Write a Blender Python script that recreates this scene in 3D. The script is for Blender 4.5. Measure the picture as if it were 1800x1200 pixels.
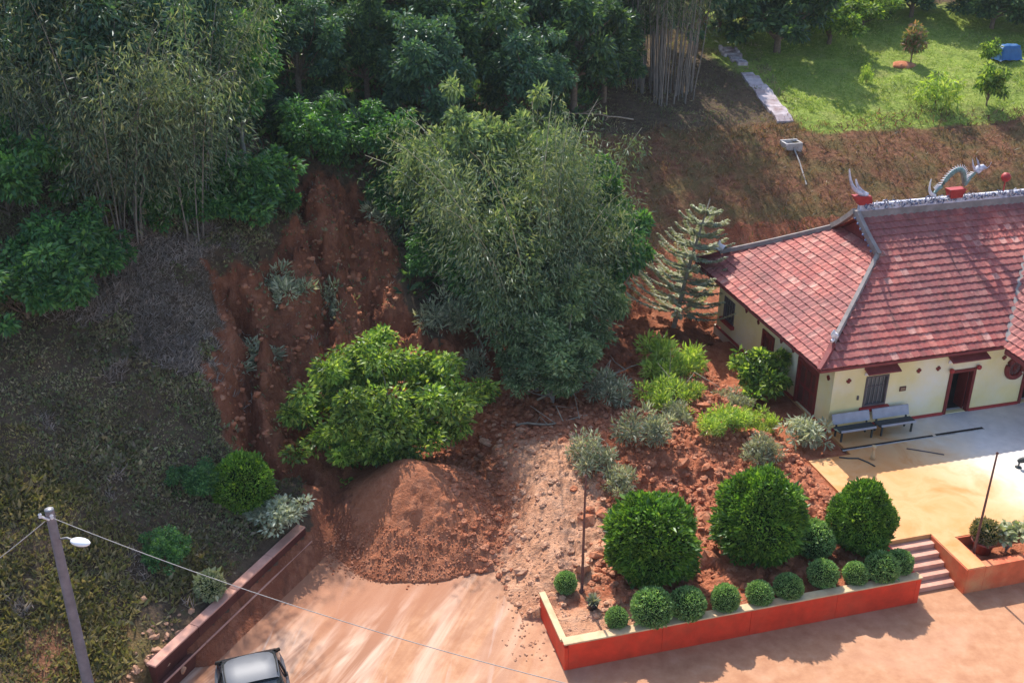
import bpy, math, random
import numpy as np
from mathutils import Vector

sc = bpy.context.scene
for o in list(bpy.data.objects):
    bpy.data.objects.remove(o, do_unlink=True)
COL = sc.collection
R_ = math.radians

# ------------------------------------------------------------------ camera
cd = bpy.data.cameras.new('camera')
cam = bpy.data.objects.new('camera', cd)
COL.objects.link(cam)
cd.sensor_width = 36.0
cd.lens = 36.0 * 1873.0 / 1800.0
cd.clip_start = 0.2
cd.clip_end = 1500.0
cam.location = (0, 0, 22.0)
cam.rotation_euler = (R_(90 - 25.6), 0, 0)
sc.camera = cam

# ------------------------------------------------------------------ sky and sun
SUN = Vector((-0.25, 0.88, 1.0)).normalized()
world = bpy.data.worlds.new("World")
sc.world = world
world.use_nodes = True
wt = world.node_tree
bg = wt.nodes['Background']
sky = wt.nodes.new('ShaderNodeTexSky')
sky.sky_type = 'NISHITA'
sky.sun_disc = False
sky.sun_elevation = math.asin(SUN.z)
sky.sun_rotation = math.atan2(SUN.x, SUN.y)
sky.air_density = 1.0
sky.dust_density = 1.5
wt.links.new(sky.outputs[0], bg.inputs[0])
bg.inputs[1].default_value = 0.15
sl = bpy.data.lights.new('sun', 'SUN')
sl.energy = 3.8
sl.angle = R_(0.55)
sl.color = (1.0, 0.94, 0.84)
so = bpy.data.objects.new('sun', sl)
so.rotation_euler = SUN.to_track_quat('Z', 'Y').to_euler()
so.location = SUN * 150
COL.objects.link(so)
sc.view_settings.view_transform = 'Standard'
sc.view_settings.look = 'None'
sc.view_settings.gamma = 1.0
sc.view_settings.use_curve_mapping = False
sc.view_settings.exposure = 0.95
sc.render.engine = 'CYCLES'
sc.cycles.max_bounces = 6
sc.cycles.diffuse_bounces = 3
sc.cycles.glossy_bounces = 2
sc.cycles.transmission_bounces = 4
sc.cycles.transparent_max_bounces = 6
sc.cycles.use_denoising = True

# ------------------------------------------------------------------ numeric helpers
def _h(ix, iy, seed):
    n = (ix * 374761393 + iy * 668265263 + seed * 982451653) & 0xffffffff
    n = ((n ^ (n >> 13)) * 1274126177) & 0xffffffff
    return ((n ^ (n >> 16)) & 0xffff) / 65535.0
def vnoise(x, y, seed=0):
    x = np.asarray(x, float); y = np.asarray(y, float)
    ix = np.floor(x).astype(np.int64); iy = np.floor(y).astype(np.int64); fx = x - ix; fy = y - iy
    fx = fx * fx * (3 - 2 * fx); fy = fy * fy * (3 - 2 * fy)
    a = _h(ix, iy, seed); b = _h(ix + 1, iy, seed); c = _h(ix, iy + 1, seed); d = _h(ix + 1, iy + 1, seed)
    return (a * (1 - fx) + b * fx) * (1 - fy) + (c * (1 - fx) + d * fx) * fy
def fbm(x, y, octv=4, seed=0, gain=.5):
    s = 0; a = 1; t = 0
    for o in range(octv):
        s = s + a * (vnoise(x, y, seed + o * 17) - .5); t += a; a *= gain; x = x * 2.03 + 13.7; y = y * 2.03 + 7.1
    return s / t * 2
def sstep(a, b, x):
    t = np.clip((x - a) / (b - a), 0, 1); return t * t * (3 - 2 * t)
def inpoly_soft(x, y, poly, w):
    """1 inside, falling to 0 over w metres on either side of the outline"""
    p = np.array(poly, float); q = np.roll(p, -1, 0)
    best = np.full(x.shape, 1e9); ins = np.zeros(x.shape, bool)
    for (ax, ay), (bx, by) in zip(p, q):
        dx, dy = bx - ax, by - ay
        t = np.clip(((x - ax) * dx + (y - ay) * dy) / (dx * dx + dy * dy), 0, 1)
        best = np.minimum(best, np.hypot(x - ax - t * dx, y - ay - t * dy))
        if by != ay:
            c = ((ay > y) != (by > y)) & (x < (bx - ax) * (y - ay) / (by - ay) + ax)
            ins ^= c
    s = np.where(ins, best, -best)
    return sstep(-w, w, s)

# frame of the house, terrace and garden wall: rotated 15 degrees
ANG = R_(15.0); CA, SA = math.cos(ANG), math.sin(ANG); E0 = (11.57, 35.42)
TZ = 0.95                                   # terrace level above the forecourt
def toL(x, y):
    x = x - E0[0]; y = y - E0[1]; return x * CA + y * SA, -x * SA + y * CA
def toW(lx, ly):
    return E0[0] + lx * CA - ly * SA, E0[1] + lx * SA + ly * CA

# ------------------------------------------------------------------ ground shape
FOOT = np.array([  # foot of the hill: x, y, level, slope, height of the brow, slope above it
    (-24, 2, .6, .30, 6, .2), (-15.5, 13, .6, .32, 7, .25), (-10.35, 22.6, .75, .42, 9, .3), (-7.2, 29.4, .85, .60, 11, .3),
    (-5.2, 34.5, .5, .92, 11.5, .3), (-1.0, 40.0, .9, .85, 10, .25), (4, 45.5, 1.1, .62, 6.6, .2), (9, 50.2, 1.0, .62, 5, .2),
    (13, 53.0, .95, .55, 4.6, .2), (30, 58, .95, .55, 4.6, .2), (62, 66, .95, .5, 4.6, .2), (140, 90, .95, .5, 4.6, .2)], float)
def _dense():
    out = []
    for a, b in zip(FOOT[:-1], FOOT[1:]):
        n = max(2, int(np.hypot(*(b - a)[:2])))
        for i in range(n): out.append(a + (b - a) * i / n)
    out.append(FOOT[-1]); return np.array(out)
DF = _dense(); DT = np.gradient(DF[:, :2], axis=0); DT /= np.linalg.norm(DT, axis=1)[:, None]
def hill(x, y):
    sh = x.shape; x = x.ravel(); y = y.ravel(); N = len(x); d = np.empty(N); at = np.empty((N, 4))
    for k in range(0, N, 20000):
        dx = x[k:k + 20000, None] - DF[None, :, 0]; dy = y[k:k + 20000, None] - DF[None, :, 1]
        r2 = dx * dx + dy * dy
        w = 1 / (r2 + 1.5) ** 2.5; w /= w.sum(1)[:, None]
        d[k:k + 20000] = (w * (DT[None, :, 0] * dy - DT[None, :, 1] * dx)).sum(1)
        at[k:k + 20000] = w @ DF[:, 2:]
    z0, s1, hb, s2 = at.T
    db = hb / s1; dd = np.maximum(d, 0); k = 1.2
    a = s1 * dd; b = hb + s2 * (dd - db)
    soft = np.maximum(np.minimum(a, b) - np.maximum(k - np.abs(a - b), 0) ** 2 / (4 * k), 0)
    z = np.where(d > 0, z0 + soft, z0 + d * .9)
    return z.reshape(sh), d.reshape(sh)

GULLY = [(-10.6, 35), (-12.0, 38), (-9.6, 40.5), (-9.6, 45.5), (-7.0, 48.0), (-4.9, 43.2), (-2.6, 39.5), (-3.9, 36), (-6.9, 31.7), (-8.3, 30.9), (-9.9, 31.4)]
def ground(x, y):
    """returns height, distance up the hill, raw-soil mask"""
    x = np.asarray(x, float); y = np.asarray(y, float)
    h, d = hill(x, y)
    lx, ly = toL(x, y)
    up = sstep(.3, 3, d)
    h = h + up * (.35 * fbm(x * .3, y * .3, 3, 5) + .16 * fbm(x * 1.1, y * 1.1, 3, 9))
    # the slide scar: washed gullies and steps running downhill
    g = inpoly_soft(x + 1.3 * fbm(x * .55, y * .55, 3, 11) + .5 * fbm(x * 1.9, y * 1.9, 2, 12), y + 1.3 * fbm(x * .55 + 30, y * .55, 3, 13), GULLY, .5)
    wx_ = x + .55 * fbm(x * .9, y * .9, 3, 21); wy_ = y + .55 * fbm(x * .9 + 40, y * .9, 3, 22)
    c = wx_ * .94 + wy_ * .34; s = -wx_ * .34 + wy_ * .94
    chan = 0
    for c0, sl_, wd_, dp in ((2.7, .02, .50, 2.0), (4.4, .07, .7, 1.1), (6.1, .10, .45, 1.6), (8.3, .10, .9, 1.3)):
        cc = c0 + sl_ * (s - 38) + .35 * np.sin(s * .8 + c0)
        chan = chan + dp * np.clip(1 - np.abs(c - cc) / wd_, 0, 1) ** .8
    st = s * .42 + .9 * fbm(c * .6, s * .3, 2, 41); fr = st - np.floor(st)
    step = sstep(.0, .12, fr) * (1 - fr)                    # small head cuts
    crumb = .15 + .55 * fbm(wx_ * 1.1, wy_ * 1.1, 4, 43) + .26 * fbm(c * 2.4, s * .45, 3, 45) + .16 * (vnoise(x * 3.4, y * 3.4, 49) > .62)
    h = h - g * (.35 + .8 * chan + .9 * step - 1.1 * crumb + .10 * fbm(x * 5, y * 5, 2, 47)) * sstep(-.2, 1.5, d)
    low = np.where(d < 0, np.maximum(h, -.15), h)
    # garden bed, and the debris lying over it
    gb = sstep(-12.62, -12.58, lx) * sstep(-8.7, -8.65, ly)
    gb = np.where(ly < -6.2, gb, sstep(-14.2, -10.8, lx + .5 * fbm(x * .8, y * .8, 2, 51)))
    base = np.maximum(low, np.where(d < 2, 1.01 * gb - .15, -1))
    deb = 1.0 * np.exp(-(((lx + 5.0) / 4.0) ** 2 + ((ly - 1.5) / 4.5) ** 2)) + .55 * np.exp(-(((lx + 9) / 2.2) ** 2 + ((ly + 1.0) / 3.0) ** 2))
    deb = deb * sstep(-.9, -2.4, lx) * sstep(-8., -4., ly)
    base = base + deb * sstep(3.5, 0., d)
    tong = .45 * np.exp(-(((x - 1.2) / 1.5) ** 2 + ((y - 31.5) / 4.2) ** 2))
    base = base + np.where(gb < .5, tong, tong * .5)
    rough = sstep(-9.5, -4.5, ly) * sstep(-14.5, -12, lx) * sstep(-.8, -1.8, lx) * sstep(2.5, .5, d)
    rough = np.maximum(rough, np.clip(tong * 1.6, 0, 1) * sstep(2.5, .5, d)) * sstep(.02, .3, base)
    smooth_ = 1 - .85 * np.exp(-(((x - 1.0) / 1.8) ** 2 + ((y - 30.5) / 4.5) ** 2))
    base = base + rough * smooth_ * (.32 * fbm(x * 1.1, y * 1.1, 3, 61) + .34 * (np.abs(fbm(x * 2.6, y * 2.6, 3, 67)) - .25) + .12 * fbm(x * 7, y * 7, 2, 71))
    bed = gb * (ly < -5) * .05 * fbm(x * 3, y * 3, 3, 73)
    base = base + bed
    back = inpoly_soft(x, y, [(-7.5, 31), (-2, 30.5), (2, 33), (2, 40), (-1, 42), (-6.5, 36)], .7)
    base = np.maximum(base, back * (.22 + .16 * fbm(x * 1.4, y * 1.4, 3, 79)) - .15 * (1 - back))
    # the tipped heap of earth
    qx, qy = x + 3.45, y - 31.3
    r = np.hypot(qx / 1.04, qy * np.where(qy < 0, 1.12, 1.)); an = np.arctan2(qy, qx)
    rr = r * (1 + .09 * np.sin(2 * an + .5) + .05 * np.sin(5 * an + 1) + .05 * fbm(x * .9, y * .9, 2, 81))
    pile = 2.65 * np.clip(1 - rr / 3.95, 0, 1) ** 1.12
    pile = np.where(rr < .8, pile - .2 * (1 - (rr / .8)) ** 2, pile)
    pr = np.clip(pile, 0, .5) * 2
    flank = sstep(-1.2, 1.2, qx * .7 - 1.0 * qy - .6)
    pile = pile + pr * ((.02 + .05 * flank) * fbm(x * 2.2, y * 2.2, 3, 83) + (.02 + .17 * flank) * (np.abs(fbm(x * 3.6, y * 3.6, 4, 87)) - .2) + .03 * fbm(x * 11, y * 11, 2, 89))
    base = np.where(pile - .06 > base, pile - .06, base)
    raw = np.maximum(np.maximum(g, rough), np.clip(pile * 3, 0, 1))
    raw = np.maximum(raw, gb * (d < 2.5))
    return base, d, raw
def gz(x, y):
    return float(ground(np.array([x], float), np.array([y], float))[0][0])

# ------------------------------------------------------------------ mesh helpers
def raw_mesh(name, V, Q, mats, mi=None, smooth=False):
    V = np.asarray(V, np.float32); Q = np.asarray(Q, np.int32)
    me = bpy.data.meshes.new(name)
    me.vertices.add(len(V)); me.vertices.foreach_set('co', V.ravel())
    me.loops.add(Q.size); me.loops.foreach_set('vertex_index', Q.ravel())
    me.polygons.add(len(Q)); me.polygons.foreach_set('loop_start', np.arange(0, Q.size, 4, dtype=np.int32))
    try: me.polygons.foreach_set('loop_total', np.full(len(Q), 4, np.int32))
    except Exception: pass
    for m in mats: me.materials.append(m)
    if mi is not None: me.polygons.foreach_set('material_index', np.asarray(mi, np.int32))
    sm = np.full(len(Q), smooth, bool) if isinstance(smooth, bool) else np.asarray(smooth, bool)
    me.polygons.foreach_set('use_smooth', sm)
    me.update(calc_edges=True); me.validate()
    return me
def link(name, me, parent=None):
    o = bpy.data.objects.new(name, me); COL.objects.link(o)
    if parent: o.parent = parent
    return o
def tag(o, label=None, cat=None, group=None, kind=None):
    if label: o['label'] = label
    if cat: o['category'] = cat
    if group: o['group'] = group
    if kind: o['kind'] = kind
    return o
def thing(name, label, cat, loc=(0, 0, 0), rz=0, group=None):
    o = bpy.data.objects.new(name, None); COL.objects.link(o)
    o.empty_display_size = .3
    o.location = loc; o.rotation_euler = (0, 0, rz)
    return tag(o, label, cat, group)
BOXQ = np.array([(0, 3, 2, 1), (4, 5, 6, 7), (0, 1, 5, 4), (1, 2, 6, 5), (2, 3, 7, 6), (3, 0, 4, 7)])
def unit(a):
    n = np.linalg.norm(a, axis=-1, keepdims=True); return a / np.maximum(n, 1e-9)
class MB:
    def __init__(s): s.V = []; s.Q = []; s.M = []; s.S = []; s.n = 0
    def add(s, V, Q, m=0, smooth=False):
        V = np.asarray(V, float).reshape(-1, 3); Q = np.asarray(Q, int).reshape(-1, 4)
        s.V.append(V); s.Q.append(Q + s.n); s.M.append(np.full(len(Q), m)); s.S.append(np.full(len(Q), smooth)); s.n += len(V); return s
    def box(s, a, b, m=0):
        (x0, y0, z0), (x1, y1, z1) = a, b
        return s.add([(x0, y0, z0), (x1, y0, z0), (x1, y1, z0), (x0, y1, z0), (x0, y0, z1), (x1, y0, z1), (x1, y1, z1), (x0, y1, z1)], BOXQ, m)
    def hexa(s, P8, m=0): return s.add(P8, BOXQ, m)
    def tube(s, path, rad, k=6, m=0, cap=False):
        p = np.asarray(path, float); n = len(p); rad = np.broadcast_to(rad, (n,))
        t = unit(np.gradient(p, axis=0)); ref = np.where(np.abs(t[:, 2:3]) > .9, [[1., 0, 0]], [[0, 0, 1.]])
        a = unit(np.cross(t, ref)); b = np.cross(t, a)
        an = np.arange(k) * 2 * np.pi / k
        V = p[:, None] + rad[:, None, None] * (np.cos(an)[None, :, None] * a[:, None] + np.sin(an)[None, :, None] * b[:, None])
        Q = [(i * k + j, i * k + (j + 1) % k, (i + 1) * k + (j + 1) % k, (i + 1) * k + j) for i in range(n - 1) for j in range(k)]
        s.add(V.reshape(-1, 3), Q, m, True)
        if cap:
            for i in (0, n - 1):                 # k is even
                s.add(np.vstack([V[i], p[i][None]]), [(j % k, (j + 1) % k, (j + 2) % k, k) for j in range(0, k, 2)], m)
        return s
    def lathe(s, prof, k=16, c=(0, 0, 0), m=0, smooth=True):
        prof = np.asarray(prof, float); n = len(prof); an = np.arange(k) * 2 * np.pi / k
        V = np.stack([prof[:, 0:1] * np.cos(an), prof[:, 0:1] * np.sin(an), np.repeat(prof[:, 1:2], k, 1)], -1) + np.array(c)
        Q = [(i * k + j, i * k + (j + 1) % k, (i + 1) * k + (j + 1) % k, (i + 1) * k + j) for i in range(n - 1) for j in range(k)]
        return s.add(V.reshape(-1, 3), Q, m, smooth)
    def leaves(s, P, D, N, L, W, m=0, fold=.12):
        P = np.asarray(P, float); n = len(P); D = unit(D); S = unit(np.cross(D, N)); N2 = np.cross(S, D)
        L = np.broadcast_to(L, (n,))[:, None]; W = np.broadcast_to(W, (n,))[:, None]
        mid = P + D * L * .45
        V = np.stack([P, mid + S * W * .5 + N2 * W * fold, P + D * L - N2 * L * .08, mid - S * W * .5 + N2 * W * fold], 1)
        Q = np.arange(n * 4).reshape(n, 4)
        return s.add(V.reshape(-1, 3), Q, m)
    def mesh(s, name, mats):
        return raw_mesh(name, np.vstack(s.V), np.vstack(s.Q), mats if isinstance(mats, (list, tuple)) else [mats], np.concatenate(s.M), np.concatenate(s.S))
    def build(s, name, mats, parent=None, bevel=0):
        o = link(name, s.mesh(name, mats), parent)
        if bevel:
            b = o.modifiers.new('bevel', 'BEVEL'); b.width = bevel; b.segments = 2; b.limit_method = 'ANGLE'
        return o
def rot_leaf(rng, n, up=.5, out=None, outw=0.8, down=.3):
    """random leaf axes and normals"""
    D = rng.normal(size=(n, 3)); D = unit(D)
    if out is not None: D = D * (1 - outw * .6) + unit(out) * outw
    D[:, 2] -= down
    N = rng.normal(size=(n, 3)) * (1 - up); N[:, 2] += up
    return unit(D), unit(N)

# ------------------------------------------------------------------ materials
class MT:
    def __init__(s, name):
        s.m = bpy.data.materials.new(name); s.m.use_nodes = True; s.t = s.m.node_tree; s.t.nodes.clear()
        s.out = s.t.nodes.new('ShaderNodeOutputMaterial')
    def n(s, typ, inp=None, **kw):
        nd = s.t.nodes.new('ShaderNode' + typ)
        for k, v in kw.items(): setattr(nd, k, v)
        if inp:
            for k, v in inp.items():
                if hasattr(v, 'is_output') or isinstance(v, bpy.types.NodeSocket): s.t.links.new(v, nd.inputs[k])
                else: nd.inputs[k].default_value = v
        return nd
    def ramp(s, fac, stops, interp='LINEAR'):
        nd = s.t.nodes.new('ShaderNodeValToRGB'); cr = nd.color_ramp; cr.interpolation = interp
        while len(cr.elements) < len(stops): cr.elements.new(.5)
        for e, (p, c) in zip(cr.elements, stops):
            e.position = p; e.color = (*c, 1) if len(c) == 3 else c
        s.t.links.new(fac, nd.inputs[0]); return nd.outputs[0]
    def mix(s, f, a, b, mode='MIX'):
        nd = s.t.nodes.new('ShaderNodeMix'); nd.data_type = 'RGBA'; nd.blend_type = mode
        for sock, v in ((nd.inputs[0], f), (nd.inputs[6], a), (nd.inputs[7], b)):
            if isinstance(v, bpy.types.NodeSocket): s.t.links.new(v, sock)
            else: sock.default_value = (*v, 1) if isinstance(v, tuple) and len(v) == 3 else v
        return nd.outputs[2]
    def math(s, op, a, b=0.0, clamp=False):
        nd = s.t.nodes.new('ShaderNodeMath'); nd.operation = op; nd.use_clamp = clamp
        for sock, v in ((nd.inputs[0], a), (nd.inputs[1], b)):
            if isinstance(v, bpy.types.NodeSocket): s.t.links.new(v, sock)
            else: sock.default_value = v
        return nd.outputs[0]
    def noise(s, scale, detail=4, vec=None, rough=.55, dist=0):
        nd = s.n('TexNoise', {'Scale': scale, 'Detail': detail, 'Roughness': rough, 'Distortion': dist})
        if vec is not None: s.t.links.new(vec, nd.inputs['Vector'])
        return nd.outputs[0]
    def pos(s): return s.n('NewGeometry').outputs['Position']
    def mapv(s, vec, rz=0, scale=(1, 1, 1), loc=(0, 0, 0)):
        nd = s.n('Mapping', vector_type='TEXTURE'); nd.inputs['Rotation'].default_value = (0, 0, rz); nd.inputs['Scale'].default_value = scale; nd.inputs['Location'].default_value = loc
        s.t.links.new(vec, nd.inputs['Vector']); return nd.outputs[0]
    def finish(s, col, rough=.85, bump=None, bstr=.4, bdist=.05, spec=.25, metal=0):
        b = s.n('BsdfPrincipled', {'Roughness': rough, 'Metallic': metal, 'Specular IOR Level': spec})
        if isinstance(col, bpy.types.NodeSocket): s.t.links.new(col, b.inputs['Base Color'])
        else: b.inputs['Base Color'].default_value = (*col, 1)
        if bump is not None:
            bn = s.n('Bump', {'Strength': bstr, 'Distance': bdist, 'Height': bump}); s.t.links.new(bn.outputs[0], b.inputs['Normal'])
        s.t.links.new(b.outputs[0], s.out.inputs[0]); return s.m
def mat_plain(name, c, rough=.7, vary=.2, nscale=6, spec=.3, bump=.15, metal=0, dirt=None, dirtamt=.35):
    t = MT(name); p = t.n('TexCoord').outputs['Object']
    f = t.noise(nscale, 5, p)
    col = t.ramp(f, [(.25, tuple(v * (1 - vary) for v in c)), (.75, tuple(min(1, v * (1 + vary)) for v in c))])
    if dirt is not None:
        g = t.noise(nscale * .35, 6, p, .65)
        col = t.mix(t.ramp(g, [(.45, (0, 0, 0)), (.7, (dirtamt,) * 3)]), col, dirt)
    return t.finish(col, rough, t.noise(nscale * 6, 3, p), bump, .02, spec, metal)
def mat_leaf(name, cols, trans=.35, gloss=.06, clump=.35, cscale=.6, gain=1.0):
    t = MT(name); g = t.n('NewGeometry'); oi = t.n('ObjectInfo')
    rnd = t.math('FRACT', t.math('ADD', g.outputs['Random Per Island'], oi.outputs['Random']))
    n = len(cols); gloss *= .45; cols = [tuple(min(v * gain, .8) for v in c) for c in cols]
    col = t.ramp(rnd, [(i / (n - 1), c) for i, c in enumerate(cols)])
    cl = t.noise(cscale, 3, g.outputs['Position'])
    k = t.ramp(cl, [(.3, (1 - clump,) * 3), (.7, (1 + clump * .6,) * 3)])
    col = t.mix(1.0, col, k, 'MULTIPLY')
    df = t.n('BsdfDiffuse', {'Color': col, 'Roughness': .4})
    tc = t.mix(1.0, col, (1.25, 1.25, .55), 'MULTIPLY')
    tr = t.n('BsdfTranslucent', {'Color': tc})
    m1 = t.n('MixShader', {0: trans, 1: df.outputs[0], 2: tr.outputs[0]})
    gl = t.n('BsdfGlossy', {'Color': (.9, .95, 1, 1), 'Roughness': .42})
    m2 = t.n('MixShader', {0: gloss, 1: m1.outputs[0], 2: gl.outputs[0]})
    t.t.links.new(m2.outputs[0], t.out.inputs[0]); return t.m

MAT = {}
# hillside ground: attribute "cover" = (raw soil, lawn, dry straw)
def mat_terrain(name):
    t = MT(name); p = t.pos()
    at = t.n('Attribute', attribute_name='cover'); sep = t.n('SeparateColor', {0: at.outputs['Color']})
    n1 = t.noise(.55, 6, p, .6); n2 = t.noise(3.0, 6, p, .65); n3 = t.noise(14, 4, p, .6); n4 = t.noise(.9, 5, t.mapv(p, R_(110), (2.2, .8, .8)), .6, .6)
    humus = t.ramp(n2, [(.3, (.065, .046, .031)), (.55, (.13, .087, .058)), (.75, (.075, .085, .035))])
    red = t.ramp(n4, [(.25, (.21, .068, .036)), (.5, (.34, .125, .065)), (.72, (.46, .20, .12))])
    red = t.mix(t.ramp(n2, [(.35, (.75,) * 3), (.7, (0,) * 3)]), red, (.20, .066, .038))
    red = t.mix(t.ramp(n3, [(.55, (0,) * 3), (.75, (.35,) * 3)]), red, (.44, .24, .16))
    red = t.mix(t.ramp(t.noise(1.6, 5, t.mapv(p, R_(110), (1.6, .35, 1.0)), .65), [(.30, (.7,) * 3), (.48, (0,) * 3)]), red, (.12, .045, .028))
    lawn = t.ramp(n2, [(.25, (.12, .17, .03)), (.5, (.22, .29, .055)), (.75, (.34, .37, .10))])
    lawn = t.mix(t.ramp(n1, [(.5, (0,) * 3), (.68, (.55,) * 3)]), lawn, (.27, .25, .10))
    straw = t.ramp(n2, [(.25, (.085, .036, .022)), (.5, (.19, .085, .048)), (.72, (.31, .16, .09))])
    straw = t.mix(t.ramp(n1, [(.42, (0,) * 3), (.6, (.6,) * 3)]), straw, (.12, .12, .045))
    def msk(s, w=.35):
        v = t.math('ADD', s, t.math('MULTIPLY', t.math('SUBTRACT', n2, .5), w)); v = t.math('MULTIPLY', t.math('SUBTRACT', v, .35), 4.0, True); return v
    col = t.mix(msk(sep.outputs[2]), humus, straw)
    col = t.mix(msk(sep.outputs[1]), col, lawn)
    col = t.mix(msk(sep.outputs[0], .8), col, red)
    b = t.math('ADD', t.math('MULTIPLY', n2, .7), t.math('MULTIPLY', n3, .35))
    return t.finish(col, .95, b, 1.0, .22, .1)
def mat_slide(name):
    # loose red earth; drier and paler where it has been spread thin
    t = MT(name); p = t.pos()
    at = t.n('Attribute', attribute_name='cover'); sep = t.n('SeparateColor', {0: at.outputs['Color']})
    n1 = t.noise(.5, 5, p, .6); n2 = t.noise(2.6, 6, p, .65); n3 = t.noise(12, 5, p, .65)
    red = t.ramp(n2, [(.28, (.22, .062, .031)), (.5, (.38, .128, .066)), (.72, (.50, .21, .12))])
    pale = t.ramp(n2, [(.25, (.36, .165, .095)), (.5, (.53, .275, .165)), (.75, (.61, .36, .24))])
    brown = t.ramp(n2, [(.28, (.29, .098, .048)), (.5, (.40, .150, .078)), (.75, (.48, .21, .12))])
    f = t.math('ADD', sep.outputs[1], t.math('MULTIPLY', t.math('SUBTRACT', n1, .5), .8))
    col = t.mix(t.math('MULTIPLY', t.math('SUBTRACT', f, .3), 3.0, True), red, pale)
    col = t.mix(sep.outputs[2], col, brown)
    col = t.mix(t.ramp(n3, [(.56, (0,) * 3), (.72, (.4,) * 3)]), col, (.50, .28, .19))
    col = t.mix(t.ramp(n3, [(.28, (.4,) * 3), (.42, (0,) * 3)]), col, (.17, .055, .03))
    b = t.math('ADD', t.math('MULTIPLY', n2, .5), t.math('MULTIPLY', n3, .5))
    return t.finish(col, .95, b, 1.0, .2, .1)
def mat_plaza(name):
    t = MT(name); p = t.pos()
    # smears left by the bulldozer run from lower left to the heap
    q = t.mapv(p, R_(62), (5.5, .9, 1)); q2 = t.mapv(p, R_(74), (9.0, .75, 1)); q3 = t.mapv(p, R_(84), (4.5, .45, 1))
    n1 = t.noise(.30, 5, p, .55, .5); s1 = t.noise(1.0, 4, q, .6, .5); s2 = t.noise(1.0, 4, q2, .6, .4); n2 = t.noise(2.2, 6, p, .6); n3 = t.noise(16, 4, p, .6)
    mud = t.ramp(n2, [(.28, (.33, .150, .080)), (.55, (.42, .215, .120)), (.78, (.48, .275, .17))])
    x = t.n('SeparateXYZ', {0: p})
    left = t.ramp(t.math('ADD', t.math('MULTIPLY', x.outputs[0], -.14), .55), [(0, (0,) * 3), (1, (1,) * 3)])
    pale = t.mix(1.0, t.ramp(s2, [(.42, (0,) * 3), (.62, (.9,) * 3)]), left, 'MULTIPLY')
    col = t.mix(pale, mud, (.55, .37, .28))
    col = t.mix(t.mix(1.0, t.ramp(s1, [(.46, (0,) * 3), (.58, (.9,) * 3)]), left, 'MULTIPLY'), col, (.28, .125, .07))
    col = t.mix(t.ramp(n1, [(.52, (0,) * 3), (.70, (.45,) * 3)]), col, (.52, .30, .20))
    col = t.mix(t.mix(1.0, t.ramp(t.noise(.8, 4, q3, .55), [(.60, (0,) * 3), (.72, (.7,) * 3)]), left, 'MULTIPLY'), col, (.50, .44, .41))
    col = t.mix(t.ramp(n3, [(.60, (0,) * 3), (.8, (.3,) * 3)]), col, (.36, .17, .09))
    dst = t.n('VectorMath', {0: p, 1: (-4.6, 29.2, 0)}, operation='DISTANCE').outputs['Value']
    fl = t.math('ADD', t.math('MULTIPLY', dst, -.30), t.math('MULTIPLY', t.math('ADD', s1, n1), 1.3)); fl = t.math('MULTIPLY', t.math('ADD', fl, .08), 1.6, True)
    col = t.mix(t.math('MULTIPLY', fl, .8), col, (.34, .15, .085))
    b = t.math('ADD', t.math('MULTIPLY', n2, .6), t.math('MULTIPLY', n3, .3))
    return t.finish(col, .85, b, .45, .04, .25)
def mat_terrace(name):
    t = MT(name); p = t.n('TexCoord').outputs['Object']
    x = t.n('SeparateXYZ', {0: p})
    n1 = t.noise(.55, 5, p, .6, .6); n2 = t.noise(2.2, 6, p, .6); n3 = t.noise(9, 4, p, .6)
    conc = t.ramp(n2, [(.3, (.54, .52, .51)), (.7, (.68, .65, .63))])
    mud = t.ramp(n1, [(.3, (.54, .225, .060)), (.5, (.58, .31, .135)), (.7, (.50, .195, .045))])
    # mud washed over the west end of the terrace, x = metres along the house front
    f = t.math('ADD', t.math('MULTIPLY', x.outputs[0], -.75), t.math('MULTIPLY', x.outputs[1], -.22))
    f = t.math('ADD', f, t.math('MULTIPLY', t.math('SUBTRACT', n1, .5), 3.2))
    f = t.math('ADD', f, 2.9)
    film = t.math('MULTIPLY', f, .55, True)
    col = t.mix(film, conc, mud)
    col = t.mix(t.math('MULTIPLY', t.math('ADD', f, 1.4), .4, True), col, t.mix(film, (.62, .47, .29), mud))
    col = t.mix(t.ramp(n3, [(.60, (0,) * 3), (.8, (.25,) * 3)]), col, (.40, .30, .24))
    return t.finish(col, .6, n3, .15, .02, .35)
def mat_tile(name, obj_random=True):
    t = MT(name); g = t.n('NewGeometry'); oi = t.n('ObjectInfo'); p = g.outputs['Position']
    rnd = t.math('FRACT', t.math('ADD', g.outputs['Random Per Island'], oi.outputs['Random']))
    col = t.ramp(rnd, [(0, (.30, .075, .068)), (.3, (.42, .110, .092)), (.65, (.50, .150, .118)), (.9, (.56, .21, .165)), (1, (.64, .34, .28))])
    n1 = t.noise(.42, 5, p, .6, .4); n2 = t.noise(5, 5, p, .65)
    col = t.mix(t.ramp(n1, [(.42, (.8,) * 3), (.64, (0,) * 3)]), col, (.23, .085, .085))
    col = t.mix(t.ramp(n2, [(.50, (0,) * 3), (.70, (.7,) * 3)]), col, (.15, .07, .062))
    col = t.mix(t.ramp(t.noise(1.3, 5, t.mapv(p, R_(105), (3.5, .5, 1.0)), .65), [(.52, (0,) * 3), (.68, (.65,) * 3)]), col, (.17, .07, .06))
    col = t.mix(t.ramp(t.noise(11, 3, p), [(.60, (0,) * 3), (.75, (.35,) * 3)]), col, (.62, .38, .32))
    return t.finish(col, .75, n2, .3, .02, .3)
MAT['terrain'] = mat_terrain('hillside_ground'); MAT['slide'] = mat_slide('loose_red_earth'); MAT['plaza'] = mat_plaza('muddy_forecourt'); MAT['terrace'] = mat_terrace('muddy_concrete')
MAT['tile'] = mat_tile('clay_tile')
P_ = mat_plain
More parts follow.
